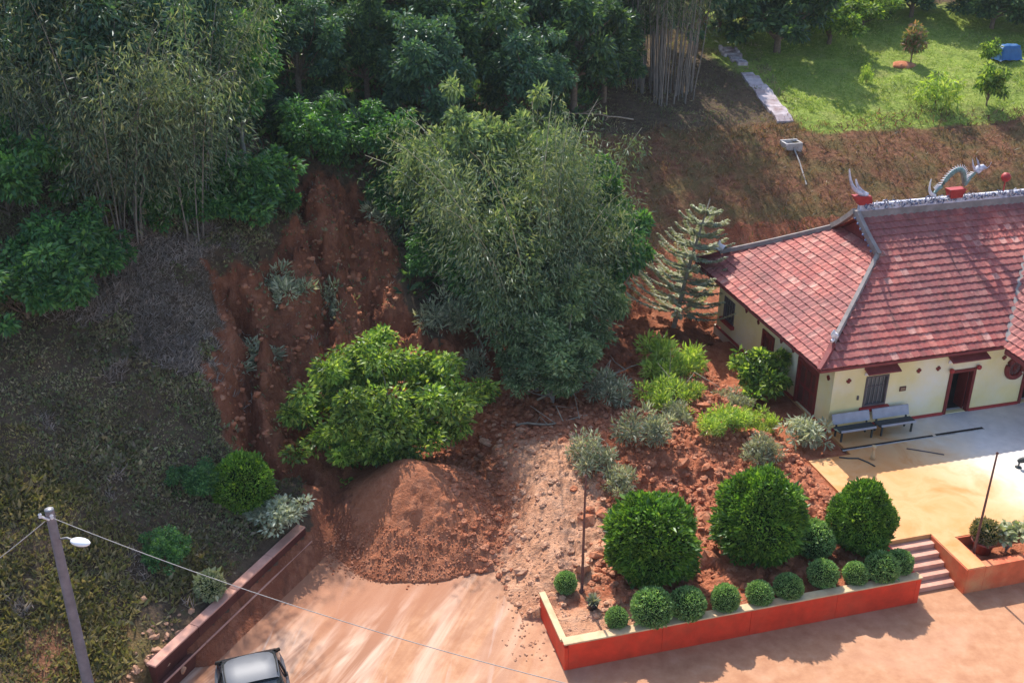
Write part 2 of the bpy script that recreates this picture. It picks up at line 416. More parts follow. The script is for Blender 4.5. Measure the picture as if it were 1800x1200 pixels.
MAT['red_paint'] = P_('red_wall_paint', (.60, .045, .018), .6, .22, 2.5, .35, .2, 0, (.42, .10, .05), .35)
MAT['orange_paint'] = P_('orange_washed_paint', (.58, .12, .05), .6, .2, 2.5, .35, .2, 0, (.56, .30, .14), .7)
MAT['cream_cop'] = P_('muddy_cream_coping', (.56, .43, .26), .8, .15, 3, .2, .3, 0, (.46, .24, .13), .8)
MAT['yellow_wall'] = P_('pale_yellow_plaster', (.76, .65, .34), .8, .08, 1.0, .2, .1, 0, (.76, .71, .62), .9)
MAT['maroon'] = P_('maroon_paint', (.16, .022, .02), .55, .25, 4, .35, .1)
MAT['maroon_step'] = P_('worn_maroon_paint', (.085, .024, .020), .7, .25, 3, .3, .3, 0, (.20, .08, .055), .4)
MAT['pink_cop'] = P_('pink_mud_coping', (.56, .30, .23), .85, .18, 3, .2, .4, 0, (.42, .18, .12), .6)
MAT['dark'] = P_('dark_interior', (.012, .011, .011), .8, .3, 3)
MAT['glass'] = P_('dark_window_glass', (.07, .07, .075), .15, .3, 1.5, .5, .02)
MAT['grey_wood'] = P_('weathered_grey_wood', (.12, .10, .105), .8, .3, 5, .2, .4)
MAT['ridge'] = P_('weathered_ridge_mortar', (.24, .215, .21), .85, .3, 3, .2, .5, 0, (.18, .15, .14), .7)
MAT['mosaic'] = P_('mosaic_ridge_band', (.55, .55, .64), .6, .35, 9, .4, .5, 0, (.10, .12, .22), .8)
MAT['blue'] = P_('blue_mosaic', (.10, .14, .26), .5, .4, 8)
MAT['white'] = P_('white_mosaic', (.66, .65, .68), .6, .2, 6)
MAT['teal'] = P_('teal_mosaic', (.15, .24, .23), .5, .45, 7)
MAT['red_orn'] = P_('red_ornament', (.33, .035, .035), .5, .2, 5)
MAT['eave'] = P_('maroon_eave_board', (.20, .045, .045), .7, .25, 4)
MAT['bench'] = P_('grey_bench_slab', (.34, .34, .40), .55, .2, 3, .4, .15)
MAT['bench_dark'] = P_('dark_bench_frame', (.045, .05, .05), .6, .2, 5)
MAT['concrete'] = P_('old_concrete', (.44, .42, .42), .9, .25, 3, .2, .5, 0, (.16, .14, .12), .7)
MAT['stair'] = P_('cracked_pale_concrete', (.46, .40, .42), .9, .25, 3, .2, .5, 0, (.20, .11, .10), .8)
MAT['pole'] = P_('grey_timber_pole', (.20, .175, .19), .85, .25, 4, .2, .5)
MAT['lamp'] = P_('white_lamp_shell', (.85, .86, .88), .4, .04, 3, .4, .02)
MAT['steel'] = P_('dull_steel', (.25, .25, .27), .5, .15, 5, .5, .05, .6)
MAT['wire'] = P_('pale_cable', (.30, .28, .27), .7, .1, 3)
MAT['rust'] = P_('rusty_flagpole', (.13, .06, .05), .7, .3, 6)
MAT['bark'] = P_('grey_brown_bark', (.17, .13, .10), .95, .35, 8, .1, .6)
MAT['bark_pale'] = P_('pale_grey_bark', (.34, .30, .25), .9, .3, 7, .15, .5)
MAT['culm'] = P_('bamboo_culm', (.36, .33, .23), .6, .35, 2.0, .3, .1)
MAT['culm_grey'] = P_('dry_bamboo_culm', (.21, .185, .16), .75, .35, 2.0, .3, .1)
MAT['twig'] = P_('dead_twig', (.34, .27, .20), .9, .35, 5)
MAT['tarp'] = P_('blue_tarp', (.02, .10, .26), .45, .2, 4, .4, .3)
MAT['pot'] = P_('glazed_red_pot', (.30, .07, .05), .5, .2, 5, .4)
MAT['black_pot'] = P_('black_plastic_pot', (.02, .02, .022), .5, .2, 5, .4)
MAT['stone'] = P_('pale_rubble', (.51, .285, .18), .95, .25, 5, .2, .6, 0, (.42, .21, .135), .6)
MAT['clod'] = P_('earth_clod', (.40, .145, .075), .95, .35, 4, .1, .7, 0, (.52, .32, .22), .5)
L_ = mat_leaf
MAT['forest'] = L_('forest_leaves', [(.020, .045, .026), (.032, .070, .034), (.055, .105, .038), (.10, .16, .05)], .3, .07, gain=1.6)
MAT['forest2'] = L_('blue_green_leaves', [(.020, .050, .034), (.035, .080, .046), (.055, .11, .055), (.09, .15, .06)], .3, .09, gain=1.8)
MAT['vivid'] = L_('vivid_green_leaves', [(.022, .07, .026), (.04, .115, .035), (.07, .17, .042), (.13, .25, .06)], .35, .07, gain=1.5)
MAT['bamboo'] = L_('olive_bamboo_leaves', [(.045, .080, .042), (.085, .13, .062), (.14, .18, .085), (.25, .27, .16)], .3, .08, .4, gain=1.4)
MAT['bamboo_dry'] = L_('dry_bamboo_leaves', [(.035, .065, .036), (.065, .10, .05), (.11, .13, .07), (.23, .23, .13)], .25, .06, .4, gain=1.25)
MAT['bright'] = L_('bright_broad_leaves', [(.040, .085, .018), (.095, .175, .028), (.20, .30, .045), (.40, .48, .11)], .42, .05, .6, 1.1, gain=1.35)
MAT['lime'] = L_('lime_shrub_leaves', [(.11, .18, .03), (.19, .28, .045), (.28, .37, .06), (.40, .44, .13)], .4, .07, .25, gain=1.5)
MAT['topiary'] = L_('cypress_sprays', [(.020, .055, .008), (.045, .105, .012), (.08, .16, .018), (.15, .23, .03)], .3, .06, .35, 1.5, gain=1.9)
MAT['ball'] = L_('clipped_box_leaves', [(.045, .095, .028), (.08, .15, .045), (.13, .215, .065), (.23, .31, .12)], .3, .06, .25, 1.5, gain=2.0)
MAT['pale'] = L_('pale_variegated_leaves', [(.22, .27, .12), (.34, .38, .20), (.46, .47, .28), (.56, .55, .38)], .3, .05, .2)
MAT['cream'] = L_('cream_fronds', [(.24, .27, .18), (.34, .37, .25), (.46, .48, .34), (.60, .60, .46)], .25, .05, .2, gain=1.15)
MAT['greyleaf'] = L_('grey_green_brush', [(.10, .12, .075), (.17, .18, .12), (.23, .24, .15), (.40, .37, .28)], .25, .05, .3, gain=1.8)
MAT['weed'] = L_('slope_weeds', [(.085, .062, .042), (.10, .095, .042), (.14, .11, .07), (.085, .12, .04), (.12, .085, .06), (.24, .20, .125)], .3, .05, .45, .5, gain=2.15)
MAT['deadweed'] = L_('dead_brush', [(.075, .060, .050), (.12, .095, .08), (.17, .13, .11), (.22, .18, .16)], .15, .04, .4, .6, gain=2.3)
MAT['dryweed'] = L_('yellowing_weeds', [(.11, .11, .035), (.17, .16, .05), (.22, .17, .085), (.30, .24, .13)], .3, .05, .4, .7, gain=1.35)
MAT['lawn'] = L_('lawn_blades', [(.11, .17, .03), (.17, .25, .045), (.24, .31, .07), (.34, .35, .14)], .35, .05, .3, .4, gain=1.35)
MAT['straw'] = L_('straw_blades', [(.15, .085, .05), (.25, .14, .08), (.34, .20, .12), (.14, .13, .05)], .25, .05, .4, .5)
MAT['midgreen'] = L_('dusty_mid_green_leaves', [(.05, .085, .04), (.09, .14, .06), (.15, .20, .085), (.26, .29, .15)], .35, .05, .5, .9, gain=1.75)
MAT['palm'] = L_('dark_palm_leaflets', [(.015, .040, .022), (.03, .065, .035), (.05, .09, .045)], .3, .03)
MAT['core'] = P_('inner_shade_core', (.012, .028, .010), .95, .4, 6, .05, .5)
MAT['red_tip'] = L_('reddish_new_leaves', [(.10, .17, .04), (.16, .24, .05), (.34, .22, .10), (.42, .20, .13)], .35, .08, .2)

# ------------------------------------------------------------------ ground meshes
def axis(segs):
    out = []
    for a, b, st in segs: out.append(np.arange(a, b - 1e-6, st))
    out.append(np.array([segs[-1][1]])); return np.concatenate(out)
def grid_mesh(name, X, Y, Z, mats, cover=None):
    ny, nx = X.shape
    V = np.stack([X, Y, Z], -1).reshape(-1, 3)
    i = np.arange(ny * nx).reshape(ny, nx)
    Q = np.stack([i[:-1, :-1], i[:-1, 1:], i[1:, 1:], i[1:, :-1]], -1).reshape(-1, 4)
    me = raw_mesh(name, V, Q, mats, None, True)
    if cover is not None:
        a = me.color_attributes.new('cover', 'FLOAT_COLOR', 'POINT')
        c = np.ones((ny * nx, 4), np.float32); c[:, :3] = cover.reshape(-1, 3); a.data.foreach_set('color', c.ravel())
    return me
xs = axis([(-100, -60, 5), (-60, -30, 2), (-30, -18, .5), (-18, 8, .15), (8, 44, .4), (44, 80, 2), (80, 130, 5)])
ys = axis([(-40, 10, 4), (10, 20, .8), (20, 53, .15), (53, 92, .4), (92, 140, 2), (140, 180, 5)])
X, Y = np.meshgrid(xs, ys)
Z, D, RAW = ground(X, Y)
LX, LY = toL(X, Y)
# the loose earth near the garden is its own finer sheet: sink this one under it
ins = sstep(-17.6, -17.0, LX) * sstep(.2, -.4, LX) * sstep(8.6, 8.0, LY)
lowz = np.where((D < .5) & (LX > .2) & (LY < 11.5), .5, Z)      # under the terrace and house
Zt = np.where(ins > 0, Z - 2.5 * ins, lowz)
Zt = np.where((Y < 24) & (D < 0), np.minimum(Zt, -.12), Zt)
Zt = np.where((D < -.3) & (LY < -8.2), -.4, Zt)
Zt = np.where((LX > -1.3) & (LY < -6.3) & (D < 0), -.4, np.where((LX > -.7) & (LY < -1.2) & (D < 0), .4, Zt))
lawn = sstep(14.5, 19.5, X + .25 * (Y - 66) + 1.2 * fbm(X * .2, Y * .2, 2, 91)) * sstep(8.2, 9.6, D + 1.0 * fbm(X * .25, Y * .25, 3, 93)) * sstep(92, 84, Y)  # bright lawn stops at the left: tree shade put into the ground colour
lawn = np.maximum(lawn, .30 * sstep(1, 5, X) * sstep(6, 8.5, D) * sstep(84, 78, Y))
straw = sstep(-.5, 3.5, X) * sstep(11.5, 8, D) * sstep(.2, .6, D)
cov = np.stack([np.where(D > -.2, RAW * (ins < .5) + RAW * (ins >= .5), 1), lawn, straw], -1)
dry = sstep(25.5, 23.5, Y + .3 * (X + 11)) * sstep(-15, -12, X) * sstep(-8, -10, X)
cov[..., 2] = np.maximum(cov[..., 2], .8 * dry)
tag(link('ground', grid_mesh('ground', X, Y, Zt, [MAT['terrain']], cov)), 'wooded hillside with a red slide scar and a grassy bank', kind='structure')
def H(x, y):
    return ground(np.asarray(x, float), np.asarray(y, float))[0]

# loose earth over the garden, the heap, and the slide toe
lxs = np.arange(-17.8, .74, .075); lys = np.concatenate([np.arange(-8.34, 8.9, .075)])
GX, GY = np.meshgrid(lxs, lys)
WX, WY = toW(GX, GY)
Zs, Ds, Rs = ground(WX, WY)
Zs = np.where(Zs < .03, -.25, Zs)
Zs = np.where((GX > -.95) & (GY < -1.52), np.where(GY < -6.5, -.4, .3), np.where(GX > -.95, np.minimum(Zs, .93), Zs))
r_p = np.hypot(WX + 3.45, WY - 31.3)
pale = np.clip(np.exp(-(((WX - 1.1 + .6 * fbm(WX * .7, WY * .7, 3, 401)) / 2.2) ** 2 + ((WY - 30.5) / 5.0) ** 2)) * 1.15, 0, 1)
pale = np.maximum(pale, .75 * sstep(-6.0, -7.6, GY) * sstep(-7.5, -10.5, GX))
brownm = sstep(4.5, 3.1, r_p + .8 * fbm(WX * .9, WY * .9, 3, 403))
slide = link('landslide_soil', grid_mesh('landslide_soil', WX, WY, Zs, [MAT['slide']], np.stack([np.ones_like(pale), pale, brownm], -1)))
tag(slide, 'loose red earth and heaped soil spread over the garden', kind='structure')

# forecourt
mb = MB(); mb.add([(-40, -30, 0), (60, -30, 0), (60, 42, 0), (-40, 42, 0)], [(0, 1, 2, 3)])
pz = mb.build('forecourt_pavement', MAT['plaza']); tag(pz, 'mud-smeared forecourt paving', kind='structure')

# ------------------------------------------------------------------ terrace, walls and steps (frame of the house)
from mathutils import Matrix
def in_frame(o, z=0.0):
    o.location = (E0[0], E0[1], z); o.rotation_euler = (0, 0, ANG); return o
mb = MB()
mb.box((-1.0, -6.65, -1.2), (26, -1.5, 0)); mb.box((.76, -1.498, -1.2), (26, 10.6, 0)); mb.box((.65, -8.6, -1.2), (1.3, -6.652, 0)); mb.box((1.302, -7.0, -1.2), (26, -6.652, 0))
ter = in_frame(mb.build('terrace_pavement', MAT['terrace']), TZ); tag(ter, 'concrete terrace before the house, stained with orange mud', kind='structure')
# joints and drain slot in the terrace
drain = in_frame(thing('drain_channel', 'long narrow dark drain slot along the house front on the terrace', 'drain'), TZ)
mb = MB(); mb.box((.6, -1.16, -.02), (4.55, -1.05, .004)); mb.box((4.68, -1.15, -.02), (6.8, -1.02, .004)); mb.build('slot', MAT['dark'], drain)
mb = MB(); mb.box((.6, -1.22, -.02), (6.8, -1.17, .012)); mb.build('rim', MAT['concrete'], drain)

def red_wall(name, label, segs, cop, face, copm, parent_z=0):
    t = in_frame(thing(name, label, 'wall'), parent_z)
    for a, b in segs:
        m = MB(); m.box(a, b); m.build('wall_panel', face, t, .012)
    for a, b in cop:
        m = MB(); m.box(a, b); m.build('coping', copm, t, .012)
    return t
segs = []; x = -12.6
for i, w in enumerate((2.9, 2.85, 2.9, 2.75)):
    segs.append(((x + .003, -8.62, -.1), (x + w - .003, -8.36, .93))); x += w
red_wall('garden_wall', 'long low red wall with cream top holding up the topiary garden', segs + [((-12.72, -8.62, -.1), (-12.603, -6.1, .82)), ((-1.2, -8.62, -.1), (-1.02, -6.66, .93))],
         [((-12.74, -8.64, .932), (-1.0, -8.33, .985)), ((-12.76, -8.328, .822), (-12.56, -6.1, .90))], MAT['red_paint'], MAT['cream_cop'])
red_wall('planter_wall', 'orange red wall right of the steps with planter trough behind it', [((.62, -8.62, -.1), (.648, -6.7, .93)), ((.652, -8.63, -.1), (1.3, -8.602, .93)), ((1.302, -8.63, -.1), (9, -8.36, .90)), ((9.004, -8.63, -.1), (18, -8.36, .90)),
         ((1.302, -7.06, .3), (18, -7.004, .93)), ((1.302, -8.358, .3), (1.36, -7.064, .93))], [((1.302, -8.64, .902), (18, -8.34, .952))], MAT['orange_paint'], MAT['orange_paint'])
mb = MB(); mb.box((1.37, -8.35, 0), (18, -7.07, .55)); tag(in_frame(mb.build('planter_soil', MAT['slide'])), 'dark soil in the planter trough', kind='structure')
stw = in_frame(thing('stairway', 'five worn pinkish steps between the two red walls', 'steps'))
for i in range(5):
    mb = MB(); y1 = -6.655 - .31 * i
    mb.box((-1.0, y1 - .307, -.1), (.612, y1, TZ - .158 * (i + 1)))
    mb.build('step', MAT['pink_cop'], stw, .012)

# left retaining wall, two stages with pink coping
WA = np.array((-9.98, 22.9)); WB = np.array((-6.95, 29.55)); wd = unit(WB - WA); wn = np.array((wd[1], -wd[0])); wl = float(np.linalg.norm(WB - WA))
rw = thing('retaining_wall', 'low maroon retaining wall with pink coping at the foot of the slope', 'wall', (WA[0], WA[1], 0), math.atan2(wd[1], wd[0]))
nseg = 4
for i in range(nseg):
    a, b = wl * i / nseg + .006, wl * (i + 1) / nseg - .006
    mb = MB(); mb.box((a, -.02, -.1), (b, .24, .92)); mb.build('wall_panel', MAT['maroon_step'], rw, .01)
    mb = MB(); mb.box((a, -.03, .924), (b, .30, .985)); mb.build('coping', MAT['pink_cop'], rw, .015)
    mb = MB(); mb.box((a, -.24, -.1), (b, -.024, .42)); mb.build('footing', MAT['maroon_step'], rw, .012)
    mb = MB(); mb.box((a, -.26, .424), (b, -.21, .47)); mb.build('ledge', MAT['pink_cop'], rw, .008)

# ------------------------------------------------------------------ temple house
house = in_frame(thing('temple_house', 'yellow walled temple house with red tiled hip and gable roof', 'house'), TZ)
def wall_run(a0, a1, z1, openings, place, m, par):
    """wall along one axis with real openings; place(a,b,z0,z1) -> box corners"""
    mb = MB(); cur = a0
    for (o0, o1, oz0, oz1) in sorted(openings):
        if o0 > cur: mb.box(*place(cur, o0, 0, z1))
        if oz0 > 0: mb.box(*place(o0, o1, 0, oz0))
        mb.box(*place(o0, o1, oz1, z1)); cur = o1
    mb.box(*place(cur, a1, 0, z1))
    return mb.build('wall', m, par)
WT = 3.35
FRONT = lambda a, b, z0, z1: ((a, .25, z0), (b, .47, z1))
LEFT = lambda a, b, z0, z1: ((.75, a, z0), (.97, b, z1))
wf = wall_run(.75, 14, 2.98, [(2.15, 3.15, .88, 2.2), (5.9, 7.05, 0.02, 1.95), (9.4, 10.5, 0.02, 1.95)], FRONT, MAT['yellow_wall'], house)
wl_ = wall_run(.472, 10.3, 2.98, [(1.28, 2.82, .02, 2.02), (4.9, 5.9, .02, 1.85), (8.65, 9.7, .76, 1.84)], LEFT, MAT['yellow_wall'], house)
mb = MB(); mb.box((.972, 10.08, 0), (14, 10.3, 2.98)); mb.box((13.8, .472, 0), (14, 10.078, 2.98)); mb.build('wall', MAT['yellow_wall'], house)
mb = MB(); mb.box((.95, .2, 0.0), (5.88, .248, .12)); mb.box((7.07, .2, 0.0), (9.38, .248, .12)); mb.box((10.52, .2, 0.0), (14, .248, .12)); mb.box((.70, .26, 0), (.748, 1.26, .12)); mb.box((.70, 2.84, 0), (.748, 4.88, .12)); mb.box((.70, 5.92, 0), (.748, 10.3, .12))
mb.build('skirting', MAT['red_orn'], house)
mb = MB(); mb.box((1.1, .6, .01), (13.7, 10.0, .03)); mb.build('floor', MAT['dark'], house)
def place_box(mb, side, a0, a1, d0, d1, z0, z1, m=0):
    """d measured outwards from the wall face"""
    if side == 'f': mb.box((a0, .25 - d1, z0), (a1, .25 - d0, z1), m)
    else: mb.box((.75 - d1, a0, z0), (.75 - d0, a1, z1), m)
def window(side, a0, a1, z0, z1, bars):
    f = MB(); w = .07
    place_box(f, side, a0 + .003, a0 + w, -.12, .03, z0 + .003, z1 - .003); place_box(f, side, a1 - w, a1 - .003, -.12, .03, z0 + .003, z1 - .003)
    place_box(f, side, a0 + w, a1 - w, -.12, .03, z1 - w, z1 - .003); place_box(f, side, a0 + w, a1 - w, -.12, .03, z0 + .003, z0 + w)
    win = f.build('window', MAT['grey_wood'], house, .006)
    g = MB(); place_box(g, side, a0 + w, a1 - w, -.11, -.09, z0 + w, z1 - w); g.build('pane', MAT['glass'], win)
    s_ = MB(); place_box(s_, side, a0 - .12, a1 + .12, .002, .16, z0 - .16, z0 - .002); s_.build('sill', MAT['red_orn'], win, .01)
    for i in range(bars):
        a = a0 + w + (a1 - a0 - 2 * w) * (i + .5) / bars
        b = MB(); place_box(b, side, a - .012, a + .012, -.085, -.06, z0 + w, z1 - w); b.build('bar', MAT['steel'], win)
    m_ = MB(); zm = z0 + (z1 - z0) * .62; place_box(m_, side, a0 + w, a1 - w, -.088, -.05, zm - .02, zm + .02); m_.build('transom', MAT['grey_wood'], win)
    return win
window('f', 2.15, 3.15, .88, 2.2, 5)
window('l', 8.65, 9.7, .76, 1.84, 4)
def door(side, a0, a1, z1, leaves, openwork, label=None):
    f = MB(); w = .11
    place_box(f, side, a0 - .02, a0 + w, -.15, .06, .02, z1 + .02); place_box(f, side, a1 - w, a1 + .02, -.15, .06, .02, z1 + .02); place_box(f, side, a0 + w, a1 - w, -.15, .05, z1 - w, z1 + .02)
    d = f.build('door', MAT['maroon'], house, .008)
    n = leaves
    for i in range(n):
        b0 = a0 + w + (a1 - a0 - 2 * w) * i / n + .004; b1 = a0 + w + (a1 - a0 - 2 * w) * (i + 1) / n - .004
        if openwork:
            continue
        lf = MB(); place_box(lf, side, b0, b1, -.12, -.06, .04, z1 - w)
        o = lf.build('door_leaf', MAT['maroon'], d, .006)
        pn = MB(); place_box(pn, side, b0 + .07, b1 - .07, -.058, -.035, .2, .85); place_box(pn, side, b0 + .07, b1 - .07, -.058, -.035, 1.0, z1 - .3); pn.build('door_panel', MAT['maroon_step'], d, .01)
    if openwork:
        # door standing open: leaf folded inwards, black panel behind stands in for the unlit hall
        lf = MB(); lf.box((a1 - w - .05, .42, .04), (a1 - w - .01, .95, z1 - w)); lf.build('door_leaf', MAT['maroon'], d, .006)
        lf = MB(); lf.box((a0 + .1, 1.5, .04), (a1 - .1, 1.54, z1 + .3)); lf.build('hall_shade_panel', MAT['dark'], d)
    return d
door('f', 5.9, 7.05, 1.95, 2, True); door('f', 9.4, 10.5, 1.95, 2, True)
door('l', 1.28, 2.82, 2.02, 3, False); door('l', 4.9, 5.9, 1.85, 2, False)
def canopy(a0, a1, z, dep):
    m = MB()
    m.hexa([(a0, .248 - dep, z - .10), (a1, .248 - dep, z - .10), (a1, .248, z + .02), (a0, .248, z + .02), (a0, .248 - dep, z - .05), (a1, .248 - dep, z - .05), (a1, .248, z + .09), (a0, .248, z + .09)])
    c = m.build('canopy', MAT['eave'], house, .008)
    m = MB(); m.box((a0 + .05, .20, z - .24), (a1 - .05, .247, z - .12)); m.build('lintel', MAT['white'], c)
canopy(2.0, 3.42, 2.52, .34); canopy(5.66, 7.36, 2.56, .36)
for a in (5.86, 7.09):                      # lanterns on the door posts
    m = MB(); m.lathe([(.02, 0), (.08, .03), (.10, .10), (.08, .17), (.02, .2)], 10, (a, .12, 1.92)); m.build('lantern', MAT['red_orn'], house)
for side, a, z in (('f', 1.39, 2.13), ('f', 4.43, 2.17), ('f', 8.28, 2.24), ('f', 5.3, 2.15), ('l', .62, 2.16), ('l', 4.35, 2.0), ('l', 3.35, 2.05), ('l', 7.55, 2.0), ('l', 6.4, 1.95)):
    m = MB()                                # little flower-shaped vent blocks
    for k in range(4):
        an = k * math.pi / 2
        ca, cz = a + .055 * math.cos(an), z + .055 * math.sin(an)
        place_box(m, side, ca - .045, ca + .045, .002, .03 + .002 * k, cz - .045, cz + .045)
    m.build('vent_ornament', MAT['maroon'], house)
m = MB(); place_box(m, 'f', 3.70, 3.98, .002, .04, 1.36, 1.56); m.build('plaque', MAT['maroon_step'], house, .01)
for zz in (1.42, 1.46, 1.5):
    m = MB(); place_box(m, 'f', 3.74, 3.94, .041, .044, zz - .008, zz + .008); m.build('plaque_line', MAT['cream_cop'], house)
m = MB(); place_box(m, 'f', 1.86, 1.92, .002, .06, 1.25, 1.42); m.build('meter_box', MAT['grey_wood'], house)
# round moon window with maroon ring
an = np.linspace(0, 2 * np.pi, 33)
ring = MB(); ring.tube(np.stack([8.88 + .37 * np.cos(an), np.full(33, .21), 1.7 + .40 * np.sin(an)], -1), .11, 8); rg = ring.build('round_window', MAT['maroon'], house)
m = MB(); m.lathe([(.0, 0), (.32, .0)], 24, (0, 0, 0)); V = np.vstack(m.V); V2 = np.stack([8.88 + V[:, 0], np.full(len(V), .235), 1.7 + V[:, 1] * 1.06], -1); m.V = [V2]; m.build('pane', MAT['grey_wood'], rg)
for k in range(6):
    a = k * math.pi / 6; m = MB(); m.tube([(8.88 - .3 * math.cos(a), .215, 1.7 - .32 * math.sin(a)), (8.88 + .3 * math.cos(a), .215, 1.7 + .32 * math.sin(a))], .018, 5); m.build('spoke', MAT['maroon'], rg)

# ---- roof
KF, KL, KP = .65, .58, .72
def zf(ly): return 3.05 + KF * ly
def zl(lx): return 3.05 + KL * lx
def zp(lx): return 3.05 + KP * (lx - 8.0)
RY = 5.6; RZ = zf(RY); XG = 4.3; YJ = XG * KL / KF
def tri(mb, a, b, c, m=0):
    a, b, c = map(np.array, (a, b, c)); mb.add([a, b, (b + c) / 2, c], [(0, 1, 2, 3)], m)
mb = MB(); dz = -.05
def vq(mb, pts, m=0):
    mb.add([(p[0], p[1], p[2] + dz) for p in pts], [(0, 1, 2, 3)], m)
fe, le = -.12, -.13
for s in (0, 1):
    my = (lambda y: y) if s == 0 else (lambda y: 11.2 - y)
    if s == 0:
        tri(mb, (le, my(fe), zf(fe) + dz), (XG, my(fe), zf(fe) + dz), (XG, my(YJ), zf(YJ) + dz))
        vq(mb, [(XG, my(fe), zf(fe)), (8.0, my(fe), zf(fe)), (8.0, my(YJ), zf(YJ)), (XG, my(YJ), zf(YJ))])
        vq(mb, [(8.0, my(fe), zf(fe)), (14.2, my(fe), zf(fe)), (14.2, my(YJ), zf(YJ)), (8.0, my(YJ), zf(YJ))])
    else:
        tri(mb, (le, my(fe), zf(fe) + dz), (XG, my(YJ), zf(YJ) + dz), (XG, my(fe), zf(fe) + dz))
        vq(mb, [(XG, my(fe), zf(fe)), (XG, my(YJ), zf(YJ)), (14.2, my(YJ), zf(YJ)), (14.2, my(fe), zf(fe))])
    vq(mb, [(XG - .05, my(YJ), zf(YJ)), (14.2, my(YJ), zf(YJ)), (14.2, RY, RZ), (XG - .05, RY, RZ)][::1 if s == 0 else -1])
vq(mb, [(le, fe, zl(le)), (XG + .3, YJ + .27, zl(XG + .3)), (XG + .3, 11.2 - YJ - .27, zl(XG + .3)), (le, 11.2 - fe, zl(le))])
vq(mb, [(7.8, -4.2, zp(7.8)), (11.5, -4.2, zp(11.5)), (11.5, 3.9, zp(11.5)), (7.8, -.25, zp(7.8))])
vq(mb, [(11.5, -4.2, zp(11.5)), (15.2, -4.2, zp(7.8)), (15.2, -.25, zp(7.8)), (11.5, 3.9, zp(11.5))])
roof = mb.build('roof', MAT['eave'], house); roof['label'] = 'red clay tiled roof, mottled with darker weathering and stains'
mb = MB(); mb.add([(XG + .28, YJ - .05, zf(YJ) - .15), (XG + .28, RY, RZ - .1), (XG + .28, 11.25 - YJ, zf(YJ) - .15), (XG + .28, RY, zf(YJ) - .15)], [(0, 1, 2, 3)]); mb.build('gable_wall', MAT['eave'], roof)
mb = MB()
mb.box((le, fe - .02, zf(fe) - .14), (7.85, fe + .01, zf(fe) - .04)); mb.box((le - .02, fe, zl(le) - .14), (le + .01, 11.3, zl(le) - .04)); mb.box((7.78, -4.2, zp(7.8) - .21), (7.81, -.25, zp(7.8) - .04)); mb.build('fascia', MAT['eave'], roof)
mb = MB(); vv = lambda *p: p
mb.add([(le + .02, fe + .02, zf(fe) - .12), (7.85, fe + .02, zf(fe) - .12), (7.85, .3, 2.99), (.75, .3, 2.99)], [(0, 1, 2, 3)]); mb.add([(le + .02, fe + .02, zf(fe) - .125), (.80, .25, 2.99), (.80, 10.3, 2.99), (le + .02, 11.2, zf(fe) - .125)], [(0, 1, 2, 3)]); mb.build('soffit', MAT['eave'], roof)
for lx in (8.25, 14.7):
    mb = MB(); mb.tube([(lx, -3.7, 0), (lx, -3.7, zp(8.2) - .05)], .13, 10); mb.build('porch_column', MAT['maroon'], house)
# clay tiles
TU, TVs = .30, .335
us = np.linspace(0, TU + .02, 7); hw = .017 * np.cos(us / TU * 2 * np.pi) + .012 * (us > TU * .55) * np.sin((us - TU * .55) / TU * 2 * np.pi)
tv = []; 
for vpos, hh in ((0.0, .062), (.40, .012)):
    for u_, w_ in zip(us, hw): tv.append((u_, vpos, hh + w_))
for u_, w_ in zip(us, hw): tv.append((u_, 0.0, .062 + w_ - .055))
tq = [(i, i + 1, 8 + i, 7 + i) for i in range(6)] + [(14 + i, 15 + i, i + 1, i) for i in range(6)]
TVt = np.array(tv); TQ = np.array(tq)
tile_me = raw_mesh('tile', TVt, TQ, [MAT['tile']])
slopes = []
sf = math.hypot(1, KF); slf = math.hypot(1, KL); sp = math.hypot(1, KP)
rng = np.random.default_rng(4)
def fill(O, u, v, nu, nv, test, uoff=0):
    O = np.array(O, float); u = np.array(u, float); v = np.array(v, float); n = np.cross(u, v)
    for j in range(nv):
        for i in range(nu):
            c = O + u * ((i + .5) * TU + uoff) + v * (j + .5) * TVs
            if test(c): slopes.append((O + u * (i * TU + uoff + rng.normal() * .004) + v * (j * TVs + rng.normal() * .006) + n * (rng.normal() * .003), u, v, n))
fill((le, fe, zf(fe)), (1, 0, 0), (0, 1 / sf, KF / sf), 48, 21, lambda c: (c[0] > (c[1]) * KF / KL - .02 if c[1] < YJ else c[0] > XG - .02) and c[1] < RY - .08 and c[0] < 8.03 + max(c[1], 0) * KF / KP + .05)
fill((le, 11.2 - fe, zl(le)), (0, -1, 0), (1 / slf, 0, KL / slf), 39, 17, lambda c: c[1] > c[0] * KL / KF - .02 and (11.2 - c[1]) > c[0] * KL / KF - .02 and c[0] < XG + .1)
fill((7.8, -.2 + .3 * 12, zp(7.8)), (0, -1, 0), (1 / sp, 0, KP / sp), 26, 13, lambda c: c[1] < (c[0] - 8.0) * KP / KF + .05)
def camdist(c):
    w = toW(c[0], c[1]); return math.hypot(math.hypot(w[0], w[1]), c[2] + TZ - 22)
front_view = [s for s in slopes if s[0][0] < 9.2]
front_view.sort(key=lambda s: camdist(s[0]))
single = front_view[:300]; sid = set(id(s) for s in single)
for (o_, u, v, n) in single:
    ob = bpy.data.objects.new('tile', tile_me); COL.objects.link(ob); ob.parent = roof
    m4 = Matrix(((u[0], v[0], n[0], o_[0]), (u[1], v[1], n[1], o_[1]), (u[2], v[2], n[2], o_[2]), (0, 0, 0, 1))); ob.matrix_basis = m4
mb = MB()
for s in slopes:
    if id(s) in sid: continue
    o_, u, v, n = s
    mb.add(o_ + TVt[:, :1] * u + TVt[:, 1:2] * v + TVt[:, 2:] * n, TQ)
tag(mb.build('tile_courses', MAT['tile'], roof), kind='stuff')
